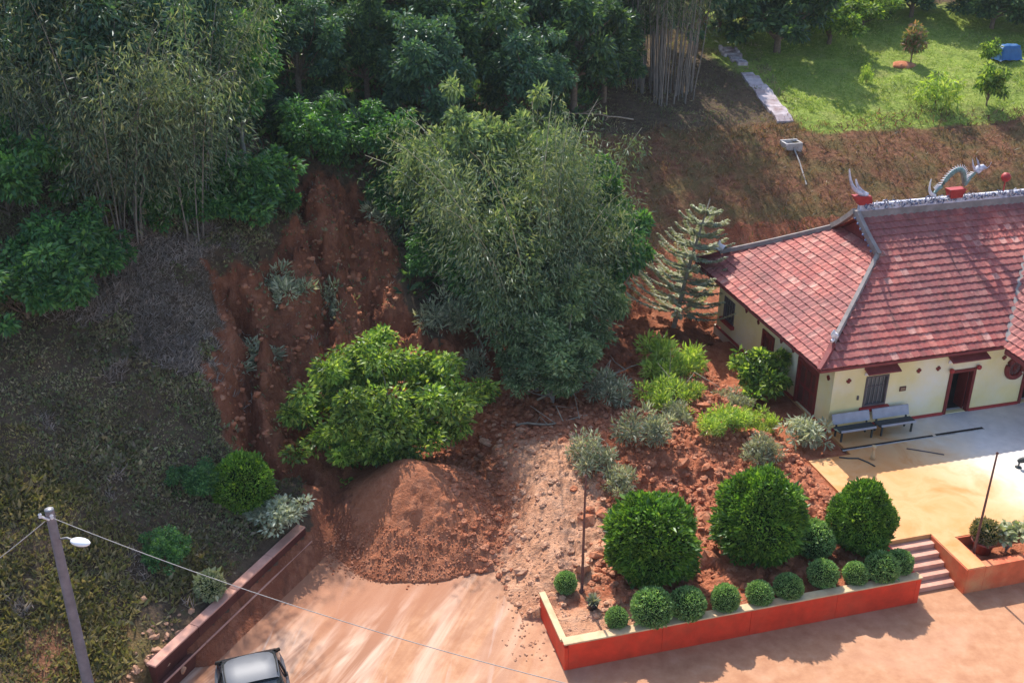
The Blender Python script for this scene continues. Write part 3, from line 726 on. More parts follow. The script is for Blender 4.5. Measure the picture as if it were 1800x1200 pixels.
# ridges
def bar(mb, path, w, h, m=0):
    p = np.asarray(path, float); t = unit(np.gradient(p, axis=0)); sd = unit(np.cross(t, np.array([[0, 0, 1.]]))); up = np.cross(sd, t)
    w = np.broadcast_to(w, (len(p),))[:, None]; h = np.broadcast_to(h, (len(p),))[:, None]
    V = np.stack([p - sd * w / 2, p + sd * w / 2, p + sd * w / 2 * .8 + up * h, p - sd * w / 2 * .8 + up * h], 1).reshape(-1, 3); Q = []
    for i in range(len(p) - 1):
        for j in range(4): Q.append((i * 4 + j, i * 4 + (j + 1) % 4, (i + 1) * 4 + (j + 1) % 4, (i + 1) * 4 + j))
    Q += [(3, 2, 1, 0), tuple(len(p) * 4 - 4 + k for k in range(4))]
    return mb.add(V, Q, m)
def bez(a, b, c, n=9):
    a, b, c = map(np.array, (a, b, c)); t = np.linspace(0, 1, n)[:, None]; return (1 - t) ** 2 * a + 2 * t * (1 - t) * b + t * t * c
mb = MB(); bar(mb, [(4.15, RY, RZ - .1), (14, RY, RZ - .1)], .24, .34); mb.build('ridge_base', MAT['ridge'], roof)
mb = MB(); bar(mb, [(4.3, RY, RZ + .24), (14, RY, RZ + .24)], .20, .26); mb.build('ridge_band', MAT['mosaic'], roof)
rg_ = random.Random(3); mw = MB(); mbl = MB()
for k in range(150):
    lx = 4.55 + k * .062; t0 = rg_.random() * 6; z = RZ + .36 + rg_.random() * .2; r = .05 + rg_.random() * .06
    a = np.linspace(t0, t0 + 3.6, 6); y = RY - .13 - rg_.random() * .02
    (mw if k % 2 else mbl).tube(np.stack([lx + r * np.cos(a), np.full(6, y), z + r * np.sin(a)], -1), .022, 4)
tag(mw.build('white_scrollwork', MAT['white'], roof), kind='stuff'); tag(mbl.build('blue_scrollwork', MAT['blue'], roof), kind='stuff')
for s in (0, 1):
    f = (lambda y: y) if s == 0 else (lambda y: 11.2 - y)
    mb = MB(); bar(mb, bez((XG - .1, f(RY - .02), RZ + .12), (XG - .05, f((YJ + RY) / 2), zf((YJ + RY) / 2) - .05), (XG + .02, f(YJ), zf(YJ) + .02)), .22, .22); rk = mb.build('gable_rake', MAT['ridge'], roof)
    if s == 0:
        for k in range(7):
            y = YJ + (RY - YJ) * (k + .6) / 7.5; m = MB(); m.lathe([(.0, 0), (.055, 0), (.055, .03), (.0, .03)], 8, (0, 0, 0)); V = np.vstack(m.V)
            m.V = [np.stack([XG - .225 + V[:, 2] * -1 + .0, y + V[:, 0], zf(y) + .13 + V[:, 1]], -1)]; m.build('boss', MAT['blue'], rk)
    mb = MB(); hx = np.linspace(XG + .02, .75, 8); lift = .10 * (1 - (hx - .75) / (XG - .75)) ** 3 
    pth = np.stack([hx, f(hx * KL / KF), zl(hx) + lift], -1); pth[:, 1] = [f(v * KL / KF) for v in hx]
    bar(mb, pth, .18, .18); mb.build('hip_ridge', MAT['ridge'], roof)
    mb = MB(); px_ = np.array([.75, .45, .1, -.3]); bar(mb, np.stack([px_, [f(v * KL / KF) for v in px_], zl(px_) + np.array([.05, .03, .06, .16])], -1), [.24, .24, .22, .16], [.16, .14, .13, .1]); mb.build('hip_end', MAT['eave'], roof)
    mb = MB(); c = np.array((.85, f(.85 * KL / KF), zl(.85) + .32)); mb.tube(np.array([(0, 0, 0), (-.12, -.1, .08), (-.2, -.18, .2), (-.16, -.16, .34)]) * np.array([1, 1 if s == 0 else -1, 1]) + c, [.14, .12, .08, .03], 8); mb.tube(np.array([(.0, 0, -.1), (-.25, -.22, -.1), (-.4, -.36, .02)]) * np.array([1, 1 if s == 0 else -1, 1]) + c, [.08, .07, .03], 6); mb.build('hip_finial', MAT['white'], roof)
mb = MB(); hx = np.linspace(8.0, 11.3, 6); bar(mb, np.stack([hx, (hx - 8) * KP / KF, zp(hx) + .03], -1), .22, .05); mb.build('valley_flashing', MAT['ridge'], roof)
# ridge end: red block and swallow-tail
mb = MB(); mb.hexa([(4.25, RY - .14, RZ + .5), (4.85, RY - .14, RZ + .5), (4.85, RY + .14, RZ + .5), (4.25, RY + .14, RZ + .5), (3.95, RY - .17, RZ + .92), (4.75, RY - .17, RZ + .86), (4.75, RY + .17, RZ + .86), (3.95, RY + .17, RZ + .92)]); sw = mb.build('ridge_end_block', MAT['red_orn'], roof, .015)
mb = MB(); mb.tube(bez((4.55, RY, RZ + .9), (3.75, RY, RZ + 1.05), (3.62, RY, RZ + 2.05)), np.linspace(.13, .025, 9), 6); mb.tube(bez((4.6, RY, RZ + .9), (4.1, RY, RZ + 1.15), (3.98, RY, RZ + 1.6)), np.linspace(.1, .03, 9), 6); mb.build('swallow_tail', MAT['mosaic'], sw)
# dragon coiled on the ridge
mb = MB(); t = np.linspace(0, 1, 40)
dx_ = 7.75 + 1.95 * t; dzz = RZ + .55 + np.where(t < .2, .15 + 1.2 * t, np.where(t < .75, .39 + .75 * np.sin((t - .2) / .55 * np.pi), .39 + 2.2 * (t - .75)))
mb.tube(np.stack([dx_, RY - .05 + .12 * np.sin(t * 9), dzz], -1), .055 + .06 * np.sin(np.clip(t, 0, 1) * np.pi), 8)
dr = mb.build('ridge_dragon', MAT['teal'], roof)
mb = MB()
for k in range(3, 38):
    p = np.array((dx_[k], RY - .05 + .12 * math.sin(t[k] * 9), dzz[k])); tg = np.array((dx_[k + 1] - dx_[k - 1], 0, dzz[k + 1] - dzz[k - 1])); tg /= np.linalg.norm(tg); nn = np.array((-tg[2], 0, tg[0])); mb.tube([p + nn * .06, p + nn * .24 + tg * -.06], [.04, .008], 4)
mb.build('spines', MAT['white'], dr)
mb = MB(); hd = np.array((9.72, RY - .05, RZ + 1.62)); mb.tube([hd + (-.1, 0, -.15), hd, hd + (.15, -.02, .06), hd + (.33, -.03, .0)], [.12, .16, .13, .05], 8); mb.tube([hd + (-.02, -.05, .1), hd + (-.2, -.08, .42)], [.04, .01], 5); mb.tube([hd + (.02, .06, .1), hd + (-.14, .1, .45)], [.04, .01], 5); mb.tube(bez(hd + (.3, 0, 0), hd + (.5, 0, -.05), hd + (.55, 0, .25)), .012, 4)
mb.tube([hd + (-.15, 0, -.1), hd + (-.4, -.1, .2), hd + (-.5, -.1, .5)], [.06, .04, .01], 5); mb.build('head', MAT['mosaic'], dr)
mb = MB(); mb.tube(bez((7.8, RY - .05, RZ + .6), (7.35, RY - .1, RZ + .75), (7.5, RY - .05, RZ + 1.35)), np.linspace(.09, .02, 9), 6); mb.build('tail', MAT['white'], dr)
mb = MB(); mb.hexa([(8.5, RY - .2, RZ + .45), (9.05, RY - .2, RZ + .45), (9.05, RY + .1, RZ + .45), (8.5, RY + .1, RZ + .45), (8.38, RY - .25, RZ + .85), (9.17, RY - .25, RZ + .85), (9.17, RY + .14, RZ + .85), (8.38, RY + .14, RZ + .85)]); mb.build('ridge_trough', MAT['red_orn'], roof, .012)
mb = MB(); mb.tube([(11.2, RY, RZ + .45), (11.2, RY, RZ + .95)], .03, 6); mb.lathe([(.01, -.2), (.12, -.17), (.2, -.05), (.2, .06), (.12, .17), (.01, .2)], 14, (11.2, RY, RZ + 1.12)); mb.build('ridge_pearl', MAT['red_orn'], roof)

# ------------------------------------------------------------------ things on the terrace
def bench(lx, label):
    t = thing('bench', label, 'bench', (*toW(lx, -.35), TZ), ANG, 'grey benches under the house window')
    for i in range(2):
        m = MB(); m.box((0, -.30 + .23 * i, .42), (1.6, -.09 + .23 * i, .46)); m.build('seat_slat', MAT['bench_dark'], t, .006)
    m = MB(); m.hexa([(0, .20, .5), (1.6, .20, .5), (1.6, .24, .5), (0, .24, .5), (0, .34, .86), (1.6, .34, .86), (1.6, .39, .87), (0, .39, .87)]); m.build('backrest', MAT['bench'], t, .01)
    for x in (.12, 1.42):
        m = MB(); m.box((x, -.28, 0), (x + .06, -.22, .418)); m.box((x, .16, 0), (x + .06, .215, .5)); m.box((x, -.219, .34), (x + .06, .158, .40)); m.build('leg', MAT['bench_dark'], t)
    m = MB(); m.box((.05, -.36, .44), (1.55, -.31, .52)); m.build('front_rail', MAT['bench'], t, .008)
bench(.72, 'grey slab bench nearest the house corner, left of its twin'); bench(2.45, 'grey slab bench under the barred window, nearer the open door')
m = MB(); m.lathe([(.0, 0), (.09, 0), (.07, .2), (.05, .45), (.09, .5), (.09, .56), (.0, .56)], 12); st = m.build('standpipe', MAT['cream_cop']); st.location = (*toW(1.35, -2.0), TZ); tag(st, 'short pale standpipe post on the muddy terrace near the drain', 'standpipe')
hp = [(*toW(a, b), TZ + .02) for a, b in ((.2, -1.6), (.5, -1.75), (.85, -1.85), (1.05, -2.2), (1.15, -2.5))]
m = MB(); m.tube(hp, .03, 6); tag(m.build('hose', MAT['bench_dark']), 'short dark hose curling on the muddy terrace by the standpipe', 'hose')
m = MB(); m.tube([(*toW(3.0, -1.7), TZ + .02), (*toW(3.6, -2.1), TZ + .02), (*toW(4.1, -2.45), TZ + .02)], .022, 6); tag(m.build('garden_stick', MAT['grey_wood']), 'thin grey stick lying on the shaded pale concrete', 'stick')
t = thing('spot_lamp', 'small dark spotlight standing on the sunlit white concrete', 'lamp', (*toW(6.2, -3.9), TZ))
m = MB(); m.lathe([(0, 0), (.12, 0), (.12, .03), (.03, .05), (.03, .25), (0, .25)], 10); m.build('stand', MAT['bench_dark'], t); m = MB(); m.tube([(-.08, 0, .26), (0, -.02, .3), (.14, -.05, .36)], [.05, .1, .12], 10, cap=True); m.build('lamp_head', MAT['bench_dark'], t)

def flagpole(loc, h, lean, label):
    t = thing('flagpole', label, 'flagpole', loc)
    m = MB(); m.tube([(0, 0, 0), (lean * .5, 0, h * .5), (lean, 0, h)], [.045, .038, .028], 8, cap=True); m.build('pole', MAT['rust'], t)
    m = MB(); m.lathe([(0, 0), (.1, 0), (.1, .04), (.05, .08), (.05, .3), (0, .3)], 10); m.build('base', MAT['rust'], t)
    m = MB(); m.lathe([(0, -.05), (.04, -.02), (.05, .02), (.0, .06)], 8, (lean, 0, h + .03)); m.build('finial', MAT['rust'], t)
flagpole((2.15, 26.3, .86), 4.15, .0, 'thin rusty flagpole standing in the garden left of the topiaries')
flagpole((15.03, 28.32, .5), 4.05, .03, 'dark flagpole rising from the planter beside the steps')

# ------------------------------------------------------------------ utility pole, lamp and cables
PB = np.array((-11.44, 21.95)); pz0 = gz(*PB)
t = thing('utility_pole', 'weathered grey timber utility pole on the weedy slope, lower left', 'pole', (PB[0], PB[1], pz0 - .3))
m = MB(); m.tube([(0, 0, 0), (0, 0, 3.3), (0, 0, 6.15)], [.15, .13, .11], 12, cap=True); m.build('shaft', MAT['pole'], t)
m = MB(); m.tube([(0, -.1, 5.95), (-.12, -.2, 6.1)], .03, 6); m.lathe([(.02, 0), (.05, .03), (.03, .07), (.05, .1), (.02, .14)], 8, (-.14, -.22, 6.08)); m.lathe([(.02, 0), (.05, .03), (.03, .07), (.05, .1), (.02, .14)], 8, (.12, -.18, 6.02)); m.build('insulator', MAT['white'], t)
m = MB(); m.lathe([(.0, 0), (.115, 0), (.115, .03), (.0, .04)], 12, (0, 0, 6.16)); m.build('cap', MAT['steel'], t)
t = thing('street_lamp', 'white oval street lamp head on a short arm from the pole', 'street lamp', (PB[0], PB[1], pz0 + 5.0))
m = MB(); m.tube([(.12, 0, .0), (.35, -.12, .12), (.62, -.24, .1)], .028, 6); m.build('arm', MAT['steel'], t)
m = MB(); a = np.linspace(0, np.pi, 9); rad = np.sin(a); 
prof = np.stack([rad, -np.cos(a)], -1)
mm = MB(); mm.lathe(prof, 14); V = np.vstack(mm.V); mm.V = [np.stack([.74 + V[:, 2] * .27, -.28 + V[:, 0] * .15 - V[:, 2] * .06, .11 + V[:, 1] * .09], -1)]; mm.build('lamp_shell', MAT['lamp'], t)
mm = MB(); mm.lathe(prof, 12); V = np.vstack(mm.V); mm.V = [np.stack([.76 + V[:, 2] * .2, -.285 + V[:, 0] * .11 - V[:, 2] * .04, .04 + V[:, 1] * .06], -1)]; mm.build('lens', MAT['glass'], t)
def cable(a, b, sag, r, name, label):
    t_ = np.linspace(0, 1, 30)[:, None]; p = np.array(a) * (1 - t_) + np.array(b) * t_; p[:, 2] -= (4 * sag * t_ * (1 - t_))[:, 0]
    m = MB(); m.tube(p, r, 5); tag(m.build(name, MAT['wire']), label, 'cable')
cable((-11.35, 21.8, pz0 + 5.75), (2.2, 17.0, 5.6), .35, .010, 'power_cable', 'thin pale overhead cable slanting from the pole across the forecourt')
cable((-11.55, 21.85, pz0 + 5.6), (-15.5, 20.5, 4.0), .1, .012, 'stay_wire', 'thin stay wire running down left from the pole')

# ------------------------------------------------------------------ car (seen from above, nose out of the picture)
MAT['car'] = P_('silver_car_paint', (.105, .112, .132), .5, .04, 2, .3, .02, .1)
MAT['car_glass'] = P_('car_glass', (.03, .036, .042), .06, .1, 2, .6, .0)
MAT['rubber'] = P_('black_rubber', (.02, .02, .02), .8, .2, 5)
MAT['headlamp'] = P_('clear_headlamp', (.6, .62, .65), .15, .05, 4, .6, .0)
car = thing('parked_car', 'silver hatchback parked at the bottom edge, only its roof in view', 'car', (-6.78, 21.30, 0.0), ANG + R_(-90 + 4))
car.scale = (1.1, 1.12, 1.06)
# body loft: stations along length x (front +), half-widths and heights
st_ = [(-1.98, .62, .45, .80), (-1.9, .80, .32, .95), (-1.5, .86, .24, 1.02), (-.6, .88, .22, 1.0), (.5, .88, .22, .98), (1.0, .87, .22, .96), (1.6, .84, .26, .88), (1.98, .72, .34, .74), (2.08, .52, .42, .62)]
V = []; nsec = 12
for x, w, z0, z1 in st_:
    for (yy, zz) in ((-.80, z0), (-1, z0 + .12), (-1.02, (z0 + z1) / 2), (-.98, z1 - .08), (-.88, z1), (-.4, z1 + .02), (.4, z1 + .02), (.88, z1), (.98, z1 - .08), (1.02, (z0 + z1) / 2), (1, z0 + .12), (.80, z0)): V.append((x, yy * w, zz))
Q = [(i * nsec + j, (i + 1) * nsec + j, (i + 1) * nsec + (j + 1) % nsec, i * nsec + (j + 1) % nsec) for i in range(len(st_) - 1) for j in range(nsec)]
n_ = len(st_) - 1
Q += [(0, 1, 10, 11), (1, 2, 9, 10), (2, 3, 8, 9), (3, 4, 7, 8), (4, 5, 6, 7)]; Q += [tuple(n_ * nsec + k for k in q[::-1]) for q in ((0, 1, 10, 11), (1, 2, 9, 10), (2, 3, 8, 9), (3, 4, 7, 8), (4, 5, 6, 7))]
m = MB(); m.add(V, Q, 0, True); m.build('body', MAT['car'], car)
gs = [(-1.86, .76, 1.0, 1.0), (-1.55, .79, .68, 1.34), (-1.25, .80, .63, 1.47), (-.95, .81, .64, 1.53), (-.62, .81, .635, 1.515), (-.36, .80, .62, 1.46), (.62, .80, .78, .99)]
V = []
for x, wb, wt_, zt in gs:
    wt2 = wt_ if wt_ < .95 else .74
    for yy, zz in ((-wb, .96), (-wb * .5 - wt2 * .5, (.96 + zt) / 2), (-wt2, zt), (wt2, zt), (wb * .5 + wt2 * .5, (.96 + zt) / 2), (wb, .96)): V.append((x, yy, zz))
Q = [(i * 6 + j, i * 6 + j + 1, (i + 1) * 6 + j + 1, (i + 1) * 6 + j)[::-1] for i in range(len(gs) - 1) for j in range(5)]
m = MB(); m.add(V, Q, 0, True); m.build('greenhouse', MAT['car_glass'], car)
V = []; rs = [(-1.42, .40, 1.41), (-1.34, .54, 1.445), (-1.2, .61, 1.495), (-1.05, .645, 1.535), (-.9, .655, 1.56), (-.7, .652, 1.56), (-.5, .645, 1.54), (-.34, .63, 1.495)]
for x, w, z in rs:
    for yy, dzv in ((-1, -.035), (-.93, -.004), (-.5, .018), (0, .025), (.5, .018), (.93, -.004), (1, -.035)): V.append((x, yy * w, z + dzv))
Q = [(i * 7 + j, (i + 1) * 7 + j, (i + 1) * 7 + j + 1, i * 7 + j + 1) for i in range(len(rs) - 1) for j in range(6)]
m = MB(); m.add(V, Q, 0, True); m.build('roof', MAT['car'], car)
for s in (-1, 1):
    m = MB(); m.tube([(-.34, s * .655, 1.48), (.15, s * .74, 1.25), (.62, s * .80, 1.0)], .03, 6); m.build('pillar', MAT['rubber'], car)
    m = MB(); m.tube([(-1.35, s * .64, 1.44), (-1.6, s * .76, 1.25), (-1.82, s * .78, 1.0)], .035, 6); m.build('pillar', MAT['rubber'], car)
    m = MB(); m.tube([(-.85, s * .675, 1.53), (-.85, s * .78, 1.2), (-.85, s * .83, .98)], .03, 6); m.build('pillar', MAT['rubber'], car)
    m = MB(); m.tube([(-1.2, s * .60, 1.52), (-.85, s * .62, 1.585), (-.45, s * .61, 1.56)], .016, 6); m.build('roof_rail', MAT['rubber'], car)
    m = MB(); m.lathe([(.0, -.09), (.09, -.07), (.11, 0), (.09, .07), (0, .09)], 10, (.40, s * .98, 1.03)); m.build('mirror', MAT['car'], car)
    m = MB(); m.tube([(1.72, s * .62, .74), (1.95, s * .55, .70), (2.03, s * .4, .66)], [.05, .09, .06], 8); m.build('headlight', MAT['headlamp'], car)
    for x in (-1.25, 1.3):
        wh = MB(); a = np.linspace(0, 2 * np.pi, 21)[:-1]
        prof = [(.20, -.1), (.31, -.1), (.325, -.05), (.325, .05), (.31, .1), (.20, .1)]
        q = MB(); q.lathe(prof, 20); VV = np.vstack(q.V); q.V = [np.stack([x + VV[:, 0], s * .80 + VV[:, 2], .325 + VV[:, 1]], -1)]; w_ = q.build('wheel', MAT['rubber'], car)
        q = MB(); q.lathe([(.0, .06), (.08, .07), (.19, .05), (.205, .085)], 20); VV = np.vstack(q.V); q.V = [np.stack([x + VV[:, 0], s * (.80 + VV[:, 2]), .325 + VV[:, 1]], -1)]; q.build('rim', MAT['steel'], w_)
for y in (-.3, .3):
    m = MB(); m.tube([(.6, y, 1.02), (.35, y + .25, 1.15)], .012, 4); m.build('wiper', MAT['rubber'], car)

# ------------------------------------------------------------------ plant builders
def clump_points(rng, n, c, r, flat=.75):
    d = unit(rng.normal(size=(n, 3))); rad = r * rng.random(n) ** .45
    p = d * rad[:, None]; p[:, 2] *= flat
    return p + c, d
def crown_mesh(seed, name, mat, rx, rz, zc, nclump, nleaf, ll, lw, clump_r=.26, low=-.55, down=.35, up=.45, lop=.25, barkm='bark', trunk_h=None, trunk_r=.16, lean=(0, 0)):
    """returns (crown mesh, trunk mesh) for a broad-leaved plant standing at the origin"""
    rng = np.random.default_rng(seed); cr = MB(); tr = MB()
    cs = []
    k = 0
    while len(cs) < nclump:
        d = unit(rng.normal(size=3)); r = (.35 + .65 * rng.random() ** .6)
        if d[2] < low: continue
        c = d * r * np.array((rx, rx, rz)); c *= 1 + lop * math.sin(3 * math.atan2(d[1], d[0]) + seed)
        c[2] += zc; c[0] += lean[0] * c[2]; c[1] += lean[1] * c[2]
        if c[2] < .08 * zc: continue
        cs.append(c)
    cs = np.array(cs); per = rng.dirichlet(np.full(nclump, 6.)) * nleaf
    for c, n in zip(cs, per.astype(int)):
        R = rx * clump_r * (.7 + .6 * rng.random())
        p, d = clump_points(rng, max(n, 4), c, R)
        D, N = rot_leaf(rng, len(p), up, d, .8, down)
        L = ll * (.45 + 1.1 * rng.random(len(p)))
        cr.leaves(p, D, N, L, L * lw, 0)
    th = trunk_h or zc * .75
    base = np.array((0, 0, -.25)); topp = np.array((lean[0] * th, lean[1] * th, th))
    mid = (base + topp) / 2 + rng.normal(size=3) * trunk_r * .8
    tr.tube(bez(base, mid, topp, 8), np.linspace(trunk_r * 1.15, trunk_r * .6, 8), 8)
    order = rng.permutation(nclump)[:min(nclump, 26)]
    for i in order:
        c = cs[i]; f = .35 + .6 * rng.random(); s_ = base + (topp - base) * f
        m_ = (s_ + c) / 2 + np.array((0, 0, -.12 * rz)) + rng.normal(size=3) * .08 * rx
        tr.tube(bez(s_, m_, c, 6), np.linspace(trunk_r * .42, trunk_r * .08, 6), 5)
    return cr.mesh(name + '_crown', mat), tr.mesh(name + '_trunk', MAT[barkm])
def plant(name, label, cat, meshes, loc, rz=0, sc_=1.0, group=None, parts=('crown', 'trunk'), tilt=(0, 0)):
    t = thing(name, label, cat, loc, rz, group)
    t.scale = (sc_,) * 3 if not isinstance(sc_, tuple) else sc_
    t.rotation_euler = (tilt[0], tilt[1], rz)
    for p, me in zip(parts, meshes): link(p, me, t)
    return t
def topiary_mesh(seed, name, mat, rx, rz, zc, n, ll, lw, lobes=0, egg=0.0, rough=.05, tuft=150, bumpy=.0, big=0):
    """clipped plant: dense sprays over a lumpy egg, with a solid heart coloured dark as inner shade"""
    rng = np.random.default_rng(seed); m = MB()
    d = unit(rng.normal(size=(n, 3)))
    def surf(d):
        r = np.ones(len(d))
        th = np.arctan2(d[:, 1], d[:, 0]); ph = d[:, 2]
        r += rough * fbm(th * 2.2 + 10, ph * 3.0 + seed, 3, seed) * 2
        if lobes: r += .07 * np.cos(lobes * th + 2.5 * ph + seed) * (1 - ph * ph) + .04 * np.cos(7 * ph + th * 2)
        cen = unit(np.random.default_rng(seed + 500).normal(size=(tuft, 3))); ang = np.arccos(np.clip((d @ cen.T).max(1), -1, 1)); r += bumpy * (np.exp(-(ang / (1.9 / math.sqrt(tuft))) ** 2) - .5)
        if big:
            c2 = unit(np.random.default_rng(seed + 900).normal(size=(12, 3))); a2 = np.arccos(np.clip((d @ c2.T).max(1), -1, 1)); r += big * (np.exp(-(a2 / .42) ** 2) - .45)
        w = np.sqrt(np.maximum(1 - egg * np.clip(ph, -1, 1) * 1.0, .2))
        return r, np.stack([d[:, 0] * rx * w, d[:, 1] * rx * w, d[:, 2] * rz], -1) * r[:, None]
    r, p = surf(d)
    depth = 1 - .14 * rng.random(n) ** 1.5
    P = p * depth[:, None]; P[:, 2] += zc
    D = d + rng.normal(size=(n, 3)) * .55; D[:, 2] += .35
    N = d + rng.normal(size=(n, 3)) * .7
    L = ll * (.6 + .8 * rng.random(n)) * np.where(rng.random(n) < .03, 2.0, 1.0)
    m.leaves(P, D, N, L, L * lw, 0)
    # solid heart, its dark colour stands in for shade between the leaves
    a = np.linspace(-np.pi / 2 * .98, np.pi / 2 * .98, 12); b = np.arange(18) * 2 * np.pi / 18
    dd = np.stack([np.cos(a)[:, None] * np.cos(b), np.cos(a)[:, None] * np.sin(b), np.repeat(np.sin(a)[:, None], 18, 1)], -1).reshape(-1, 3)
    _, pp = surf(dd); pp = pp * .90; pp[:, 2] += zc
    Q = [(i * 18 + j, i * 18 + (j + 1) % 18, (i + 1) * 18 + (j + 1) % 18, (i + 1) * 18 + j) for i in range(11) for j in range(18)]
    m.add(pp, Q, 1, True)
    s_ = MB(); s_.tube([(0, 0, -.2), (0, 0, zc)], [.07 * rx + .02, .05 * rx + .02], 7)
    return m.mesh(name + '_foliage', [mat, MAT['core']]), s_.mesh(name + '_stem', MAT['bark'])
def bamboo_clump(name, label, cat, loc, nculm, length, spread, leafmat, culmmat, nleaf, seed, ll=.30, lw=.17, rad=.045, lean=(0, 0), base_r=.8, start=.3, group=None, droop=1.0, spray=.8):
    rng = np.random.default_rng(seed); t = thing(name, label, cat, loc, 0, group); fol = MB()
    per = nleaf // nculm
    for k in range(nculm):
        a = rng.random() * 2 * np.pi; b = np.array((math.cos(a), math.sin(a), 0)); r0 = base_r * math.sqrt(rng.random())
        L = length * (.65 + .4 * rng.random()); s_ = spread * (.25 + rng.random()); s = np.linspace(0, 1, 12)
        out = s_ * L * (s ** 1.6) * .8; up_ = L * (s - .42 * droop * s_ * s ** 3.2)
        base = np.array((math.cos(a) * r0, math.sin(a) * r0, -.3))
        p = base + b * out[:, None] + np.array((lean[0], lean[1], 0)) * (L * s ** 1.3)[:, None]; p[:, 2] += up_
        p += rng.normal(size=3) * .06 * np.sin(s * 7 + k)[:, None]
        m = MB(); m.tube(p, np.linspace(rad * (.8 + .4 * rng.random()), rad * .18, 12), 5); m.build('culm', MAT[culmmat], t)
        n = per; f = start + (1 - start) * rng.random(n) ** .8
        q = np.stack([np.interp(f, s, p[:, i]) for i in range(3)], -1)
        off = rng.normal(size=(n, 3)) * (spray * (.3 + .7 * np.sin(np.clip(f, 0, 1) * np.pi)))[:, None]; off[:, 2] = -np.abs(off[:, 2]) * .7 + .15
        # short side twigs gather the leaves into sprays
        g = rng.integers(0, max(n // 14, 1), n); cen = off[g % n]; off = cen * .9 + rng.normal(size=(n, 3)) * .16
        q = q[g % n] * .75 + q * .25 + off
        D = off * .6 + rng.normal(size=(n, 3)) * .5; D[:, 2] -= .6
        N = rng.normal(size=(n, 3)); N[:, 2] += .8
        Lf = ll * (.6 + .8 * rng.random(n)); fol.leaves(q, D, N, Lf, Lf * lw, 0, .05)
    fol.build('foliage', leafmat, t)
    return t
def tufts(n, x, y, z, L, W, k, lean, seed, m, mb, base_spread=.06):
    rng = np.random.default_rng(seed); x = np.repeat(x, k); y = np.repeat(y, k); z = np.repeat(z, k); N_ = len(x)
    P = np.stack([x + rng.normal(size=N_) * base_spread, y + rng.normal(size=N_) * base_spread, z - .02], -1)
    D = rng.normal(size=(N_, 3)) * lean; D[:, 2] = .35 + rng.random(N_)
    Nn = rng.normal(size=(N_, 3)); Nn[:, 2] += .3
    Lf = np.repeat(L, k) * (.5 + rng.random(N_)); mb.leaves(P, D, Nn, Lf, Lf * W, m, .05)

# ------------------------------------------------------------------ garden topiary
big = [topiary_mesh(11, 'tall_topiary', MAT['topiary'], 1.42, 1.62, 1.75, 22000, .13, .42, 3, .25, .06, 130, .11, .17), topiary_mesh(12, 'cone_topiary', MAT['topiary'], 1.38, 1.85, 1.9, 22000, .13, .42, 4, .42, .05, 150, .10, .08)]
PARTS = ('foliage', 'stem')
plant('topiary_tree', 'broad lobed dark green topiary, leftmost of the three big ones', 'topiary', big[0], (4.3, 27.2, .75), .4, (1.0, 1.0, .86), 'three large clipped topiary trees', PARTS)
plant('topiary_tree', 'large egg shaped topiary, the middle of the three big ones', 'topiary', big[1], (7.95, 28.2, .8), 1.3, (.98, .98, .86), 'three large clipped topiary trees', PARTS)
plant('topiary_tree', 'smallest pointed topiary of the three big ones, next to the steps', 'topiary', big[1], (11.3, 28.55, .8), 2.9, (.71, .71, .69), 'three large clipped topiary trees', PARTS)
balls = [topiary_mesh(20 + i, 'ball_shrub', MAT['ball'], .5, .46, .46, 5200, .05, .6, 0, .08, .03, 60, .03) for i in range(3)]
BL = [((1.65, 26.35), .34, 1.15, 'small upright round bush at the left end beside the flagpole'),
      ((3.08, 24.75), .33, 1.1, 'smallest round bush by the wall near its left corner'),
      ((4.13, 24.95), .62, 1.0, 'biggest ball bush on the wall, below the leftmost topiary'),
      ((5.22, 25.2), .54, 1.0, 'dark ball bush, second big one along the red wall'),
      ((6.40, 25.5), .42, 1.15, 'egg shaped bush on the wall between left and middle topiary'),
      ((7.50, 25.8), .40, 1.05, 'shaded small ball bush below the middle topiary, left of a pair'),
      ((8.45, 26.1), .44, 1.0, 'shaded small ball bush below the middle topiary, right of a pair'),
      ((9.65, 26.7), .47, 1.0, 'sunlit ball bush on the wall right of the middle topiary'),
      ((9.75, 28.25), .66, 1.0, 'large pale ball bush between the middle and right topiary'),
      ((10.68, 26.75), .38, 1.1, 'narrow ball bush in front of the smallest topiary'),
      ((11.55, 26.95), .52, 1.0, 'light green ball bush near the right end of the wall'),
      ((12.22, 27.3), .42, 1.05, 'last ball bush at the right end beside the steps')]
for i, (p, s, sz, lab) in enumerate(BL):
    plant('ball_shrub', lab, 'shrub', balls[i % 3], (p[0], p[1], .80), i * 1.7, (s * 2, s * 2, s * 2 * sz), 'clipped ball bushes along the garden wall', PARTS)
# bushes around the left wall
z = gz(-8.95, 29.9)
plant('ball_shrub', 'dark green dome shaped bush on the slope above the retaining wall', 'shrub', topiary_mesh(31, 'dome_shrub', MAT['topiary'], .95, .98, .9, 10000, .10, .45, 0, .2, .05, 110, .08), (-8.9, 29.8, z - .1), 0, 1.0, None, PARTS)
plant('ball_shrub', 'pale yellow green ball bush beside the maroon retaining wall', 'shrub', topiary_mesh(32, 'pale_shrub', MAT['pale'], .42, .45, .42, 1800, .10, .5), (-9.2, 26.0, gz(-9.2, 26.0) - .1), 0, 1.0, None, PARTS)
mbv = MB(); rng = np.random.default_rng(33)
for k in range(22):
    c = np.array((rng.normal() * .55, rng.normal() * .4, .25 + rng.random() * .55)); n = 90
    p, d = clump_points(rng, n, c, .32, .35); D, N = rot_leaf(rng, n, .75, d, .9, .0); mbv.leaves(p, D, N, .16 * (.6 + .8 * rng.random(n)), .08)
